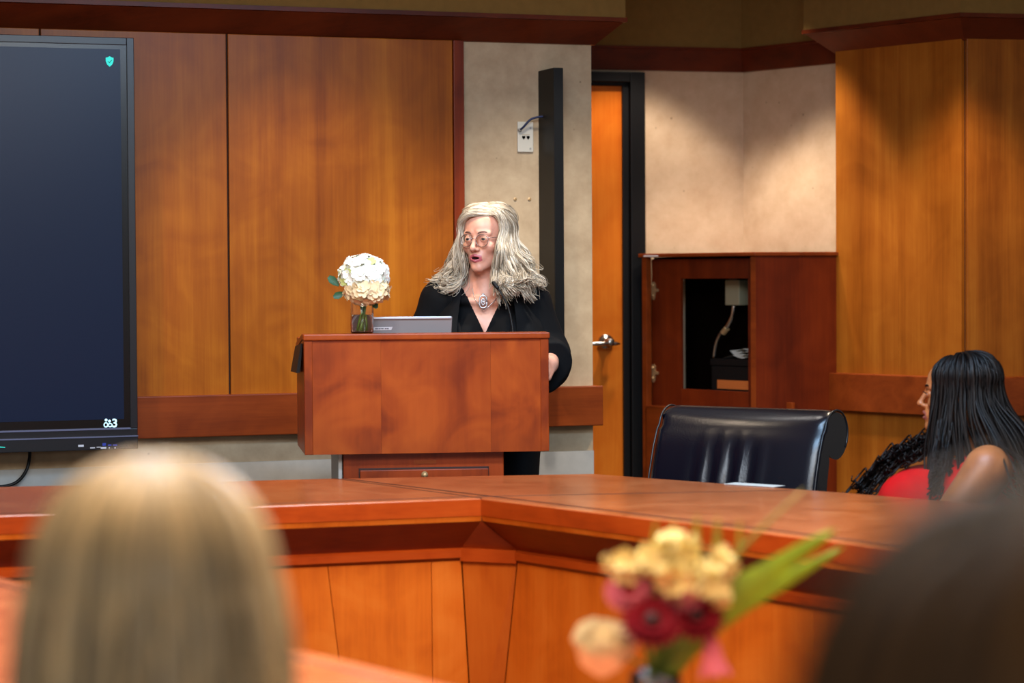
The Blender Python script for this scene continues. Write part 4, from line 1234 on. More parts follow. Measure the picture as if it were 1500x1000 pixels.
# sleeve openings
for a in (armR, armL):
    d = (a[2] - a[1]) / np.linalg.norm(a[2] - a[1]); e = a[1] * .2 + a[2] * .8
    pl_ = (X[0] - e[0]) * d[0] + (X[1] - e[1]) * d[1] + (X[2] - e[2]) * d[2]
    near = np.sqrt((X[0] - e[0]) ** 2 + (X[1] - e[1]) ** 2 + (X[2] - e[2]) ** 2) - .13
    Dj = np.maximum(Dj, -np.maximum(near, -pl_))
V, Fq = surfnets(Dj, lo_, h_); jk = np_obj('jacket', V, Fq, 'black_cloth', sp_root)
for sx in (-1, 1):        # waterfall lapels
    v = []; f = []; n_ = 14
    for i in range(n_):
        t = i / (n_ - 1); z = EZ - .17 - .42 * t
        x_in = .085 + .055 * math.sin(t * PI) * .6 - .03 * t; wid = .035 + .065 * math.sin(min(1, t * 1.25) * PI) ** .8
        yb = -.045 - .095 * math.sin(min(1, t * 1.3) * PI * .75)
        for j in range(5):
            u = j / 4; v.append((sx * (x_in + wid * u), yb - .018 * math.sin(u * PI) - .006 * math.sin(t * 14 + u * 4) + .055 * u * u, z - .03 * u))
    m_ = len(v); v += [(p[0], p[1] + .005, p[2]) for p in v]
    for i in range(n_ - 1):
        for j in range(4):
            a = i * 5 + j; q = (a, a + 1, a + 6, a + 5); f.append(q); f.append(tuple(m_ + k_ for k_ in q[::-1]))
    MB().add(v, f).build('lapel', 'black_cloth', jk, smooth=True)
X = grid((-.25, -.2, .06), (.25, .25, EZ - .55), .009); D = union(X, low + legs) - .02
D = np.maximum(D, X[2] - (EZ - .6)); V, Fq = surfnets(D, (-.25, -.2, .06), .009); np_obj('trousers', V, Fq, 'black_cloth', sp_root)
for sx in (-1, 1):
    MB().ball((sx * .09, .0, .035), (.042, .12, .035)).build('shoe', 'leather', sp_root, smooth=True)


def hp_(loc):        # head-local to body coordinates
    return HC_ + np.asarray(loc, float) @ HR.T


# glasses
gl = MB()
rw = .0015
for sx in (-1, 1):
    gl.tube([hp_((sx * .031 + .0225 * math.cos(a), -.0985 + .006 * abs(sx * .031 + .0225 * math.cos(a)) / .05, -.006 + .0215 * math.sin(a))) for a in np.linspace(0, 2 * PI, 33)], rw, 6)
    gl.tube(smooth_path([hp_((sx * .0535, -.092, .004)), hp_((sx * .064, -.075, .005)), hp_((sx * .073, -.03, .003)), hp_((sx * .076, .01, .002))], 12), rw, 6)
gl.tube(smooth_path([hp_((-.009, -.0985, -.001)), hp_((0, -.102, .002)), hp_((.009, -.0985, -.001))], 8), rw, 6)
go = gl.build('glasses', 'gold_wire', sp_root, smooth=True)
for sx in (-1, 1):
    n_ = 24; rim = [hp_((sx * .031 + .0222 * math.cos(a), -.0985 + .006 * abs(sx * .031 + .0222 * math.cos(a)) / .05, -.006 + .0212 * math.sin(a))) for a in np.linspace(0, 2 * PI, n_, endpoint=False)]
    off_ = hp_((0, .0008, 0)) - HC_
    MB().add(rim + [p + off_ for p in rim], [tuple(range(n_)), tuple(range(2 * n_ - 1, n_ - 1, -1))] + [(i, n_ + i, n_ + (i + 1) % n_, (i + 1) % n_) for i in range(n_)]).build('lens', 'lens', go)
# necklace
nk = [np.array((-.052, -.02, EZ - .165)), np.array((-.045, -.062, EZ - .205)), np.array((-.026, -.080, EZ - .235)), np.array((-.012, -.084, EZ - .25))]
nk2 = [np.array((.050, -.02, EZ - .165)), np.array((.036, -.064, EZ - .205)), np.array((.010, -.082, EZ - .235)), np.array((-.012, -.084, EZ - .25))]
n_ = MB().tube(smooth_path(nk, 14), .0013, 5).tube(smooth_path(nk2, 14), .0013, 5).build('necklace', 'silver', sp_root, smooth=True)
pd = MB(); pcx, pcz = -.014, EZ - .215
k4 = .6
pd.tube([(-.013 + .0125 * math.copysign(abs(math.cos(a)) ** .6, math.cos(a)), -.0935, EZ - .222 + .021 * math.copysign(abs(math.sin(a)) ** .6, math.sin(a))) for a in np.linspace(0, 2 * PI, 28)], .0030, 6)
pd.tube([(-.013 + .006 * math.cos(a), -.0945, EZ - .222 + .011 * math.sin(a)) for a in np.linspace(0, 2 * PI, 20)], .0026, 6)
pd.ball((-.013, -.094, EZ - .222), (.005, .003, .005)); pd.ball((-.013, -.092, EZ - .197), (.005, .003, .005))
pd.build('pendant', 'silver', n_, smooth=True)

# long wavy hair, parted near the crown, falling to the collarbones
rg = np.random.default_rng(11)
SCALP = np.array([.080, .100, .080]); SCC = np.array([0, .018, .040])


def sil_path(side, beta, depth, lock, rg, n=40, fine=False):
    """head-local strand: from the parting over the skull, then down in curling locks"""
    phi0 = R(6 + 48 * (1 - beta) ** 1.4 + rg.uniform(-4, 7)); part = R(34)
    a_top = R(54 if side < 0 else 58) + beta * R(126 if side < 0 else 122)
    ph, amp, hang, turns, endc = lock
    lift = .004 + .013 * depth + .003 * rg.standard_normal() * (1 if fine else .4)
    pts = []
    for i in range(n):
        t = i / (n - 1)
        if t < .34:
            s = t / .34; front = max(0, 1 - beta / .4)
            phi = phi0 + (R(92) - phi0) * (s ** (1 + .9 * front)); e = s ** (.8 - .15 * front)
            az = (1 - e) * (part + side * R(.5) + lift) + e * side * a_top
            rr = SCALP + lift * math.sin(min(1, s * 1.4) * PI / 2) + .006 * math.sin(s * PI) + (.003 * math.sin(s * 9 + ph))
            p = SCC + rr * np.array([math.sin(phi) * math.sin(az), -math.sin(phi) * math.cos(az), math.cos(phi)])
            last = p
        else:
            s = (t - .34) / .66
            L_ = .245 * hang; z = last[2] - L_ * s; zz = -z
            wdt = np.interp(zz, [-.04, 0, .05, .10, .15, .19, .24], [.094, .099, .120, .152, .186, .192, .172]); f_ = np.interp(zz, [0, .12], [.84, .58]); wdt = wdt * (f_ + (1 - f_) * depth)
            dep = np.interp(zz, [-.04, 0, .05, .11, .16, .20, .24], [.104, .108, .112, .120, .125, .125, .115]) * (.72 + .28 * depth)
            inner = np.interp(zz, [-.04, 0, .05, .11, .16, .22], [.066, .068, .067, .064, .066, .072]) + (.005 if side > 0 else 0)
            amin = math.asin(min(1, inner / max(wdt, inner))); az = amin + beta * (PI - amin)
            rad = np.array([side * math.sin(az), -math.cos(az), 0]); tan = np.array([side * math.cos(az), math.sin(az), 0])
            q = np.array([side * wdt * math.sin(az), .012 - dep * math.cos(az), z])
            cr = amp * (.15 + .85 * min(1, s * 1.5)); th = ph + s * 2 * PI * turns
            q = q + rad * cr * math.cos(th) + tan * cr * .7 * math.sin(th) * (1 if beta > .08 else .3) + np.array([0, 0, cr * .9 * math.sin(th + .6)])
            if s > .78:
                c_ = (s - .78) / .22 * endc; q[2] += .040 * c_ ** 2; q = q + rad * (.022 * math.sin(c_ * 2.6))
            bl = min(1, s * 5); p = q * bl + (last + np.array([0, 0, -L_ * s])) * (1 - bl)
        pts.append(p)
    pts = np.array(pts)
    for _ in range(5): pts[7:24] = .5 * pts[7:24] + .25 * (pts[6:23] + pts[8:25])
    return pts


paths = []; rads = []
for k in range(130):
    side = -1 if k % 2 else 1; beta = rg.uniform(0, 1) ** 1.5; depth = rg.uniform(0, 1) ** .55
    ph = rg.uniform(0, 6.28); amp = rg.uniform(.010, .024); hang = rg.uniform(.86, 1.06); turns = rg.uniform(.75, 1.35); endc = rg.uniform(.3, 1.3)
    for i in range(13):
        lock = (ph + rg.normal(0, .16), amp * rg.uniform(.85, 1.15), hang * rg.uniform(.96, 1.03), turns, endc * rg.uniform(.8, 1.2))
        p = hp_(sil_path(side, min(1, max(0, beta + rg.normal(0, .022))), min(1.02, max(0, depth + rg.normal(0, .07))), lock, rg)); paths.append(p)
        r = rg.uniform(.0020, .0040); rads.append(r * np.interp(np.linspace(0, 1, len(p)), [0, .1, .7, 1], [.7, 1, 1, .25]))
    for i in range(6):
        lock = (ph + rg.normal(0, .35), amp * rg.uniform(.8, 1.4), hang * rg.uniform(.9, 1.08), turns, endc)
        p = hp_(sil_path(side, min(1, max(0, beta + rg.normal(0, .05))), min(1.16, max(0, depth + rg.normal(.08, .12))), lock, rg, fine=True)); p += np.cumsum(rg.normal(0, .0006, p.shape), 0)
        paths.append(p); rads.append(np.interp(np.linspace(0, 1, len(p)), [0, .2, .8, 1], [.0006, .0010, .0009, .0003]))
hr = strands_obj('hair', paths, rads, 'silver_hair', sp_root)
X = grid((-.1, -.1, -.02), (.1, .14, .14), .004); D = ell(X, (0, .020, .040), (.0775, .097, .0775)); D = np.maximum(D, -(X[2] + .0)); D = np.maximum(D, -np.maximum(X[2] - .075 - .6 * (X[1] + .06), -.001 - X[2] * 0 + (X[1] - .0)))
V, Fq = surfnets(D, (-.1, -.1, -.02), .004); np_obj('hair_base', hp_(V), Fq, 'silver_root', hr)


# ---------------------------------------------------------------- seated woman with braids
WY = 7.10
we = P(1401, 577, WY)
wr = thing('person', 'seated woman in a sleeveless red top with long black braids, seen in profile', 'person', (we[0], WY, 0), R(-106))
EZ2 = float(we[2]); hc2 = np.array([0, 0, EZ2]); hr2 = rotm(0, -2, 0)
S2 = .98
nb = [('c', (0, .085, EZ2 - .19), (0, .03, EZ2 - .06), .058, .052, .03),
      ('c', (-.15, .11, EZ2 - .205), (.15, .11, EZ2 - .205), .055, .055, .05),
      ('e', (0, .06, EZ2 - .34), (.175, .13, .17), .05),
      ('e', (-.075, -.10, EZ2 - .32), (.090, .115, .095), .05), ('e', (.075, -.10, EZ2 - .32), (.090, .115, .095), .05)]
lb = [('e', (0, .05, EZ2 - .48), (.17, .15, .15), .06), ('e', (0, .07, .50), (.19, .15, .11), .05)]
lg2 = []
for sx in (-1, 1):
    lg2 += [('c', (sx * .1, .04, .50), (sx * .12, -.36, .50), .09, .065, .04), ('c', (sx * .12, -.36, .50), (sx * .12, -.34, .09), .062, .042, .02), ('c', (sx * .12, -.34, .06), (sx * .12, -.50, .04), .04, .034, .02)]
aL2 = [np.array([.185, .105, EZ2 - .205]), np.array([.245, -.06, EZ2 - .44]), np.array([.15, -.27, EZ2 - .41])]
aR2 = [np.array([-.185, .105, EZ2 - .205]), np.array([-.245, -.06, EZ2 - .44]), np.array([-.12, -.27, EZ2 - .41])]
ar2 = []
for a in (aL2, aR2): ar2 += [('c', a[0], a[1], .064, .052, .045), ('c', a[1], a[2], .050, .028, .02)]
V1, F1, l1 = head_mesh(hc2, hr2, nb, (-.13, -.16, EZ2 - .26), (.13, .19, EZ2 + .12), .003, S2, open_mouth=.1)
mi1 = face_mats(l1, F1); mi1[mi1 == 2] = 1
lo_ = (-.34, -.56, .0); X = grid(lo_, (.34, .26, EZ2 - .12), .010); D = union(X, nb[1:] + lb + lg2 + ar2); V2, F2 = surfnets(D, lo_, .010)
parts = [(V1, F1, mi1), (V2, F2, 0)]
for a, sg in ((aL2, 1), (aR2, -1)):
    d = (-sg * .5, -.85, -.05); hp2 = hand_prims(a[2], d, (0, 0, -1), (-sg, 0, 0), .2)
    lo_ = a[2] - .16; X = grid(lo_, a[2] + .16, .0036); D = union(X, hp2 + [('c', a[2], a[2] + (sg * .02, .04, 0), .028, .03, .012)]); v_, f_ = surfnets(D, lo_, .0036); parts.append((v_, f_, 0))
V, Fq, mi = join(parts)
np_obj('body', V, Fq, ['skin2', 'lip2'], wr, mi=mi)
eyes(wr, hc2, hr2, (0, 0), 'pupil', S2); brows(wr, hc2, hr2, 'black_hair', S2)
for sx in (-1, 1):
    la = MB()
    for i in range(7):
        x = sx * (.022 + i * .0032); a = np.array((x, -.0865, .003)); b = a + np.array([sx * .0015, -.010, .006]); la.tube([hc2 + a * S2, hc2 + b * S2], [.0007, .0003], 4)
    la.build('eyelashes', 'black_hair', wr)
# red sleeveless top
lo_ = (-.3, -.3, .38); X = grid(lo_, (.3, .3, EZ2 - .12), .006)
D = union(X, nb[1:] + lb) - .010
D = D + .003 * np.sin(X[2] * 70 + X[1] * 60 + np.sin(X[1] * 30) * 2) * np.clip((EZ2 - .25 - X[2]) * 8, 0, 1)
D = np.maximum(D, X[2] + .55 * X[1] * 0 - (EZ2 - .165))
D = np.maximum(D, -np.maximum(np.sqrt(X[0] ** 2 + (X[1] - .07) ** 2) - .088, -(X[2] - (EZ2 - .20))))
for sx in (-1, 1):
    D = np.maximum(D, -(ell(X, (sx * .235, .10, EZ2 - .25), (.085, .12, .16))))
D = np.maximum(D, .44 - X[2])
V, Fq = surfnets(D, lo_, .006); np_obj('top', V, Fq, 'red_cloth', wr)
lo_ = (-.26, -.56, .06); X = grid(lo_, (.26, .26, .62), .010); D = union(X, lb[1:] + lg2) - .014; D = np.maximum(D, X[2] - .56); D = np.maximum(D, .1 - X[2])
V, Fq = surfnets(D, lo_, .010); np_obj('trousers', V, Fq, 'charcoal', wr)
for sx in (-1, 1):
    MB().ball((sx * .12, -.42, .035), (.048, .13, .045)).build('shoe', 'leather', wr, smooth=True)
# braids
rg = np.random.default_rng(4)
paths = []; rads = []
SE = np.array([.078, .098, .080]) * S2; SC2 = hc2 + np.array([0, .018, .040])
def braid(az, phi, L_, flare, curl, fwd=0.0, n=34):
    pts = []; s0_ = R(phi); az0 = az; ph = rg.uniform(0, 6.28); wob = rg.uniform(.002, .007)
    for i in range(n):
        t = i / (n - 1)
        if t < .34:
            s = t / .34; f_ = s0_ + (R(96) - s0_) * s; fl_ = min(flare, 1.2); lift = .004 + .012 * math.sin(s * PI) * fl_ + .006 * flare * s
            p = SC2 + (SE + lift) * np.array([math.sin(f_) * math.sin(az), -math.sin(f_) * math.cos(az), math.cos(f_)]); last = p
        else:
            s = (t - .34) / .66; out = np.array([math.sin(az), -math.cos(az), 0])
            p = last + np.array([0, 0, -L_ * s]) + out * (.030 * flare * min(1, s * 1.6) ** 2 * (3 - 2 * min(1, s * 1.6))) + np.array([wob * math.sin(s * 8 + ph), wob * math.cos(s * 7 + ph), 0])
            if fwd: p = p + np.array([-.25 * fwd * 0, -fwd * max(0, s - .42) ** 1.1, .5 * fwd * max(0, s - .42) * .55])
            if math.cos(az) < .2: p[1] += .10 * max(0, s - .25) * (1 if math.cos(az) < -.1 else .5)
            if curl and s > .70:
                c_ = (s - .70) / .30; a_ = c_ * 14 + ph; p = p + np.array([math.cos(a_), math.sin(a_), 0]) * .016 * min(1, c_ * 3)
        pts.append(p)
    pts = np.array(pts)
    for _ in range(4): pts[6:-8] = .5 * pts[6:-8] + .25 * (pts[5:-9] + pts[7:-7])
    return pts
for k in range(230):
    side = 1 if k % 5 < 3 else -1; az = side * R(rg.uniform(66, 180)); phi = rg.uniform(4, 62)
    p = braid(az, phi, rg.uniform(.26, .40), rg.uniform(.3, 1.3) * (1.9 if abs(az) > R(105) else 1), True); paths.append(p); rads.append(np.interp(np.linspace(0, 1, 34), [0, .1, .8, 1], [.0028, .0040, .0038, .0024]))
for k in range(44):          # face-framing braids on the near side
    az = R(rg.uniform(40, 74)); p = braid(az, rg.uniform(25, 56), rg.uniform(.34, .43), rg.uniform(.4, 1.0), True); paths.append(p); rads.append(np.interp(np.linspace(0, 1, 34), [0, .1, .8, 1], [.0025, .0038, .0036, .0024]))
def curlrope(pts, n=90, r=.016, turns=40, br=.0032):
    c_ = smooth_path(pts, n); t = np.linspace(0, 1, n); ph = rg.uniform(0, 6.28); tt = rg.uniform(.8, 1.25) * turns
    o_ = np.stack([np.cos(t * tt + ph), np.sin(t * tt + ph) * .5, np.sin(t * tt + ph)], 1) * (r * np.clip(t * 3, .15, 1))[:, None]
    return c_ + o_, np.interp(t, [0, .9, 1], [br, br, br * .5])
for k in range(70):          # curled ends lying forward on the chest, far side
    j = np.clip(rg.normal(0, .019, 3), -.034, .034); q = [hc2 + np.array(p) + j for p in ((-.06, -.03, -.06), (-.05, -.07, -.13), (-.04, -.13, -.165), (-.03, -.20, -.20), (-.02, -.25, -.255), (-.01, -.275 - rg.uniform(0, .03), -.29))]
    p, r = curlrope(q[:rg.integers(5, 7)], r=rg.uniform(.006, .013), turns=40, br=.0028); paths.append(p); rads.append(r)
for k in range(30):          # bunch of curls hanging in front of the near shoulder
    j = rg.normal(0, .012, 3); q = [hc2 + np.array(p) + j for p in ((.085, -.02, -.08), (.125, -.03, -.17), (.150, -.04, -.24), (.155, -.045, -.29), (.15, -.04, -.34))]
    p, r = curlrope(q, r=rg.uniform(.006, .014), turns=30, br=.0028); paths.append(p); rads.append(r)
for k in range(4):
    j = rg.normal(0, .004, 3); q = [hc2 + np.array(p) + j for p in ((.085, .09, -.06), (.14, .13, -.13), (.20, .15 + .015 * k, -.165), (.245, .17 + .02 * k, -.21), (.255, .20 + .02 * k, -.30))]
    p = smooth_path(q, 30); paths.append(p); rads.append(np.full(30, .0034))
hb = strands_obj('braids', paths, rads, 'black_hair', wr, 5)
X = grid((-.1, -.12, -.04), (.1, .14, .14), .005); D = ell(X, (0, .020, .040), (.0765, .0965, .0775)); D = np.maximum(D, -np.maximum((.062 - 1.1 * (X[1] + .06)) - X[2], X[1] - .0) * -1 if False else -np.maximum(X[2] - (.060 + .2 * (X[1] + .06)), X[1] + .03))
D = np.maximum(D, -(X[2] + .02)); V, Fq = surfnets(D, (-.1, -.12, -.04), .005); np_obj('hair_base', hc2 + V * S2, Fq, 'black_hair', hb)
back = dup(chair, tuple(we[:2] + np.array([.16, .06])) + (0,), R(-98), 'black leather chair under and behind the woman in red')

# ---------------------------------------------------------------- the two listeners in the foreground, seen from behind
def listener(px, py_top, Y, label, skin, cloth, hairm, kind, yaw, seed):
    q = P(px, py_top, Y); top = float(q[2]); ez = top - .125
    r = thing('person', label, 'person', (q[0], Y, 0), R(180 + yaw))
    hc = np.array([0, 0, ez]); hm = rotm(0)
    nk = [('c', (0, .03, ez - .22), (0, .015, ez - .06), .056, .052, .03), ('c', (-.17, .05, ez - .26), (.17, .05, ez - .26), .055, .055, .05), ('e', (0, .05, ez - .42), (.17, .11, .2), .05)]
    lw_ = [('e', (0, .05, ez - .56), (.16, .12, .16), .05), ('e', (0, .06, .52), (.18, .14, .11), .05)]
    lg = []; am = []; hands = []
    for sx in (-1, 1):
        lg += [('c', (sx * .1, .04, .50), (sx * .12, -.38, .50), .085, .062, .04), ('c', (sx * .12, -.38, .50), (sx * .12, -.36, .09), .06, .04, .02), ('c', (sx * .12, -.36, .06), (sx * .12, -.50, .045), .04, .034, .02)]
        a = [np.array([sx * .19, .05, ez - .265]), np.array([sx * .23, .0, ez - .52]), np.array([sx * .12, -.22, .60])]
        am += [('c', a[0], a[1], .056, .045, .04), ('c', a[1], a[2], .044, .028, .02)]; hands.append((a[2], sx))
    V1, F1, l1 = head_mesh(hc, hm, nk, (-.12, -.15, ez - .3), (.12, .16, ez + .12), .004, open_mouth=0)
    m1 = face_mats(l1, F1); m1[m1 == 2] = 1; parts = [(V1, F1, m1)]
    for a, sx in hands:
        hp2 = hand_prims(a, (-sx * .3, -.9, -.2), (0, 0, -1), (-sx, 0, 0), .3); lo_ = a - .16; X = grid(lo_, a + .16, .004)
        v_, f_ = surfnets(union(X, hp2 + [('c', a, a + (sx * .03, .06, 0), .028, .03, .01)]), lo_, .004); parts.append((v_, f_, 0))
    lo_ = (-.34, -.58, 0); X = grid(lo_, (.34, .26, ez - .14), .013)
    D = union(X, nk[1:] + lw_ + lg + am); v_, f_ = surfnets(D, lo_, .013); parts.append((v_, f_, 0))
    V, Fq, mi = join(parts); np_obj('body', V, Fq, [skin, 'lip2'], r, mi=mi); eyes(r, hc, hm); brows(r, hc, hm, 'brow')
    D = union(X, nk[1:] + lw_ + lg[:2] + lg[3:5] + am) - .016
    D = np.maximum(D, -np.maximum(np.sqrt(X[0] ** 2 + (X[1] - .03) ** 2) - .08, ez - .24 - X[2])); D = np.maximum(D, .1 - X[2]); D = np.maximum(D, -np.maximum(X[1] + .22 + 0 * X[0], .56 - X[2]))
    v_, f_ = surfnets(D, lo_, .013); np_obj('clothes', v_, f_, cloth, r)
    for sx in (-1, 1): MB().ball((sx * .12, -.44, .035), (.048, .13, .045)).build('shoe', 'leather', r, smooth=True)
    rg = np.random.default_rng(seed); paths = []; rads = []
    for k in range(620):
        az = rg.uniform(R(52), R(308)); dpt = rg.uniform(.0, 1); phi0 = R(rg.uniform(2, 30)); pts = []; n = 20; ph = rg.uniform(0, 6.28)
        L_ = (.20 if kind == 'bob' else .10) * rg.uniform(.9, 1.05)
        for i in range(n):
            t = i / (n - 1); se_ = SCALP + .004 + .016 * dpt
            if t < .5:
                s = t / .5; f_ = phi0 + (R(92) - phi0) * s; p = SCC + se_ * np.array([math.sin(f_) * math.sin(az), -math.sin(f_) * math.cos(az), math.cos(f_)]); last = p
            else:
                s = (t - .5) / .5; o_ = np.array([math.sin(az), -math.cos(az), 0])
                if kind == 'bob': p = last + np.array([0, 0, -L_ * s]) + o_ * (.012 * math.sin(s * PI * .9) + .004 * math.sin(s * 6 + ph)) - o_ * .02 * max(0, s - .75)
                else: p = last + np.array([0, 0, -L_ * s]) - o_ * .035 * s * s
            pts.append(p)
        paths.append(np.array(pts) + hc); rads.append(np.interp(np.linspace(0, 1, n), [0, .15, .8, 1], [.003, .0055, .005, .002]))
    hh = strands_obj('hair', paths, rads, hairm, r)
    X = grid((-.1, -.1, -.06), (.1, .14, .14), .006); D = ell(X, (0, .020, .040), (.080, .099, .079)); D = np.maximum(D, -np.maximum(X[2] - .075 - .6 * (X[1] + .06), X[1] - .0)); D = np.maximum(D, -.05 - X[2])
    v_, f_ = surfnets(D, (-.1, -.1, -.06), .006); np_obj('hair_base', hc + v_, f_, hairm, hh)
    return r, ez


pb_, _ = listener(226, 692, 2.0, 'blurred person with straight blonde bob seen from behind in the foreground', 'skin3', 'navy', 'blonde', 'bob', 4, 21)
pd_, _ = listener(1540, 745, .90, 'very blurred person with short dark brown hair seen from behind', 'skin3', 'charcoal', 'brown_hair', 'short', 6, 22)
for pr_, lb_ in ((pb_, 'black leather chair under the blonde person in the foreground'), (pd_, 'black leather chair under the dark-haired person in the foreground')):
    dup(chair, (pr_.location.x, pr_.location.y - .10, 0), pr_.rotation_euler.z, lb_)

# ================================================================== FOREGROUND FLOWERS
FY = 3.50; fk = FY / FPX
fb = P(960, 1000, FY)
vx = float(fb[0])
vs = thing('flower_vase', 'small clear glass vase of mixed flowers on the near desk section', 'vase', (vx, FY, TZ))
VT = P(960, 985, FY)[2] - TZ
MB().lathe([(.030, 0), (.036, .006), (.038, .05), (.034, VT * .7), (.036, VT), (.0335, VT), (.0315, VT * .7), (.035, .05), (.032, .010)], 32).build('glass', 'glass', vs, smooth=True)
MB().lathe([(.031, .0105), (.0345, .05), (.0318, VT * .55)], 28).build('water', 'water', vs, smooth=True)


def fp(px, py, dy=0.0):
    q = P(px, py, FY + dy); return np.array(q) - np.array([vx, FY, 0]) 


def flower(name, label, cat, px, py, dy, builder, group=None):
    hd = fp(px, py, dy); foot = np.array([rnd.uniform(-.015, .015), rnd.uniform(-.015, .015), TZ + .015])
    o = thing(name, label, cat, (vx + foot[0], FY + foot[1], foot[2]), 0, group)
    rel = hd - foot; mid = np.array([0.3 * rel[0], .3 * rel[1], (VT + .0)])
    mid = np.array([-foot[0] * .5 + rel[0] * .05, -foot[1] * .5 + rel[1] * .05, VT * .8])
    MB().tube(smooth_path([(0, 0, 0), mid, rel * .92 + mid * .08, rel], 12), .0028, 6).build('stem', 'stem', o, smooth=True)
    builder(o, rel); return o


def rose(mat, r, heart=None):
    def f(o, c_):
        mb = MB(); rg_ = random.Random(int(r * 1e5) + len(mat)); n = 34
        up = np.array([0, -.45, .9]); up = up / np.linalg.norm(up); u0_ = perp(up); v0_ = np.cross(up, u0_)
        for i in range(n):
            a = i * 2.4; t = (i + 1) / n; rad = r * .75 * t ** .7; out = u0_ * math.cos(a) + v0_ * math.sin(a)
            base = c_ + out * rad * .7 - up * r * (.35 + .25 * t); tip_dir = up * (1.3 - .4 * t) + out * (.15 + .5 * t)
            petal(mb, base, -out * (1 - .3 * t) + up * .4, tip_dir, r * (1.0 + .1 * rg_.random()), r * (.75 + .5 * t), .15, 0)
        mb.ball(c_ - up * r * .3, r * .36)
        o2 = mb.build('petals', mat, o, smooth=True); o2['kind'] = 'stuff'
    return f


def daisy(mat, heart, r, up=(0, -.75, .66)):
    def f(o, c_):
        mb = MB(); n_ = np.array(up, float); n_ /= np.linalg.norm(n_); u0_ = perp(n_); v0_ = np.cross(n_, u0_)
        for lay, (k_, rr, cu) in enumerate(((20, 1.0, .05), (16, .78, .3), (12, .55, .6))):
            for i in range(k_):
                a = 2 * PI * (i + .5 * lay) / k_; d_ = u0_ * math.cos(a) + v0_ * math.sin(a); petal(mb, c_ + d_ * r * .12 + n_ * .002 * lay, n_, d_ + n_ * .25 * lay, r * rr * .9, r * .32, cu)
        o2 = mb.build('petals', mat, o, smooth=True); o2['kind'] = 'stuff'
        MB().ball(c_ + n_ * r * .12, (r * .3, r * .3, r * .3)).build('heart', heart, o, smooth=True)
    return f


def cluster(mat, r, n=15):
    def f(o, c_):
        rg_ = random.Random(int(c_[0] * 1e5)); mb = MB()
        for i in range(n):
            d_ = np.array([rg_.gauss(0, 1), rg_.gauss(0, 1), rg_.gauss(0, 1)]); d_ /= np.linalg.norm(d_); p = c_ + d_ * r * .75
            u0_ = perp(d_); v0_ = np.cross(d_, u0_)
            for k_ in range(5):
                a = 2 * PI * k_ / 5; petal(mb, p * 1.0 + d_ * r * rg_.uniform(-.2, .25), d_, u0_ * math.cos(a) + v0_ * math.sin(a), r * .62, r * .5, .5)
        mb.ball(c_, r * .4); o2 = mb.build('blossoms', mat, o, smooth=True); o2['kind'] = 'stuff'
    return f


def trumpet(mat, L_, dirv):
    def f(o, c_):
        mb = MB(); d_ = np.array(dirv, float); d_ /= np.linalg.norm(d_); u0_ = perp(d_); v0_ = np.cross(d_, u0_)
        for i in range(6):
            a = 2 * PI * i / 6; q = u0_ * math.cos(a) + v0_ * math.sin(a); petal(mb, c_ + q * .002, -q + d_ * .3, d_ + q * .32, L_, L_ * .45, -.1)
        mb.build('petals', mat, o, smooth=True)
    return f


flower('cream_rose', 'pale peach rose low on the outer side of the foreground vase', 'flower', 884, 950, -.02, rose('cream2', .052))
for i, (px, py, dy, r, m_, hrt, lb_) in enumerate(((955, 912, -.035, .045, 'burgundy', 'burgundy_d', 'dark burgundy daisy in the middle of the foreground bouquet'),
        (1020, 905, -.02, .040, 'burgundy', 'burgundy_d', 'dark burgundy daisy nearest the green blades in the foreground bouquet'),
        (922, 868, .0, .036, 'pink', 'burgundy', 'dusky pink daisy above the peach rose in the foreground bouquet'),
        (1000, 868, -.01, .034, 'pink', 'burgundy', 'dusky pink daisy under the cream blossoms in the foreground bouquet'))):
    flower('daisy', lb_, 'flower', px, py, dy, daisy(m_, hrt, r), 'daisies in the foreground bouquet')
for i, (px, py, dy, r, lb_) in enumerate(((990, 812, .01, .029, 'cream blossom cluster topmost in the foreground bouquet'), (960, 830, .0, .027, 'cream blossom cluster just below the topmost one, over the burgundy daisy'),
        (1042, 838, .01, .031, 'cream blossom cluster beside the broad green blade'), (1000, 845, -.02, .030, 'cream blossom cluster at the centre of the cream flowers'),
        (912, 832, .01, .024, 'small cream blossom cluster standing out toward the blonde person'), (1040, 872, -.01, .024, 'small cream blossom cluster above the hanging pink lily'))):
    flower('blossom_cluster', lb_, 'flower', px, py, dy, cluster('cream', r), 'cream blossoms in the foreground bouquet')
flower('pink_lily', 'drooping pink lily bloom low beside the green blades in the bouquet', 'flower', 1040, 925, -.03, trumpet('pink', .068, (.1, -.15, -1)))
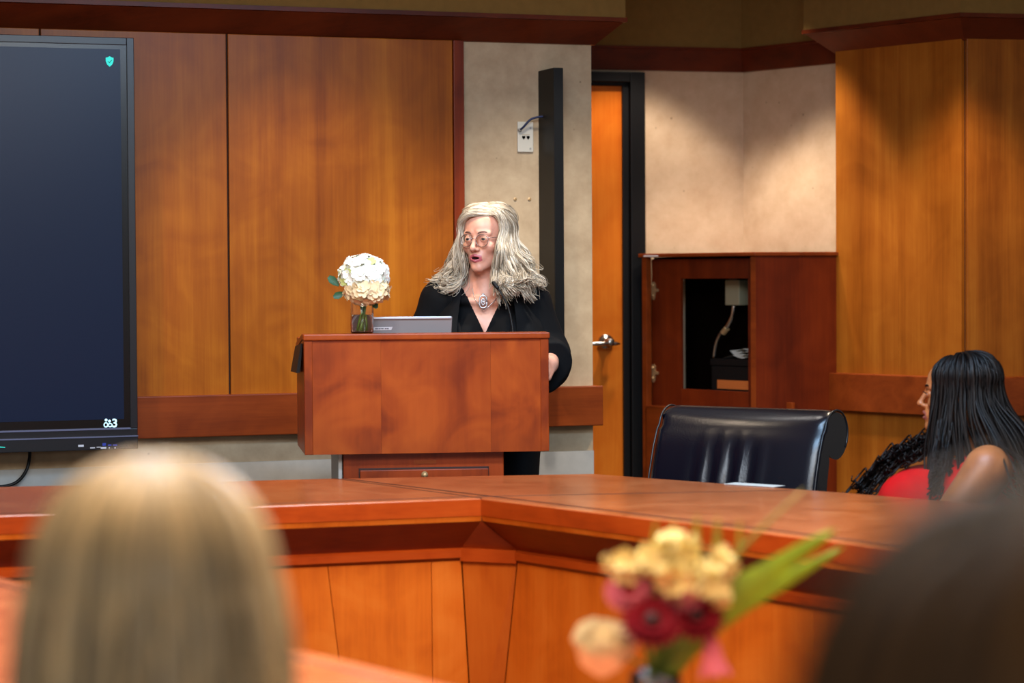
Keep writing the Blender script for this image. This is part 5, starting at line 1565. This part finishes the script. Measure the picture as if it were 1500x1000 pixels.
# long green blades
def blade(label, pts, wid, mat):
    q = np.array([fp(*p) for p in pts]); foot = np.array([0.004, .0, TZ + .02]); path = smooth_path([foot, np.array([.012, 0, TZ + VT])] + list(q), 22)
    o = thing('leaf_blade', label, 'leaf', (vx, FY, TZ + .02), 0, 'long blades in the foreground bouquet')
    v = []; n_ = len(path)
    for i, p in enumerate(path):
        t = i / (n_ - 1); w_ = wid * math.sin(PI * min(1, .12 + t * .88)) ** .7; d_ = path[min(i + 1, n_ - 1)] - path[max(i - 1, 0)]; s_ = np.cross(d_, (0, 1, 0)); s_ /= np.linalg.norm(s_) + 1e-9
        for e, dy in ((-1, .002), (0, -.002), (1, .002)): v.append(p + s_ * w_ * e + np.array([0, dy, -(TZ + .02)]))
    m_ = len(v); v += [np.array(p) + np.array([0, .0012, 0]) for p in v]; f = []
    for i in range(n_ - 1):
        for j in range(2):
            a = i * 3 + j; qd = (a, a + 1, a + 4, a + 3); f.append(qd); f.append(tuple(m_ + k_ for k_ in qd[::-1]))
    MB().add(v, f).build('blade', mat, o, smooth=True)
blade('broad green blade leaning far out toward the dark-haired person', [(1060, 885, .0), (1130, 835, .0), (1225, 775, .02)], .022, 'blade')
blade('second green blade under the broad leaning one', [(1065, 900, .03), (1150, 850, .04), (1235, 800, .06)], .015, 'blade')
blade('olive blade reaching up across the desk edge toward the chair', [(1050, 850, .03), (1110, 780, .04), (1180, 715, .05)], .005, 'blade2')
for px, py, w_, lb_ in ((958, 758, .0045, 'thin olive blade rising straight up, outermost over the desk edge'), (984, 758, .004, 'thin olive blade second in the upright row of blades'), (1018, 752, .0065, 'thin olive blade third in the upright row, wider'),
                        (1048, 756, .007, 'widest upright olive blade beside the leaning blades'), (1080, 760, .005, 'thin olive blade last in the upright row, slightly tilted')):
    blade(lb_, [(px * .6 + 975 * .4, 870, .03), (px, (py + 870) / 2, .04), (px + 3, py, .05)], w_ * 1.6, 'blade2')

# sheet of paper lying on the wing before the chair
q = G(1105, 710.5, TZ)
o = MB().box(-.09, .09, -.03, .03, 0, .0012).build('paper_sheet', 'paper', loc=(q[0], q[1], TZ + .0008), rz=R(-40)); tag(o, 'white sheet of paper lying on the desk wing before the empty chair', 'paper')
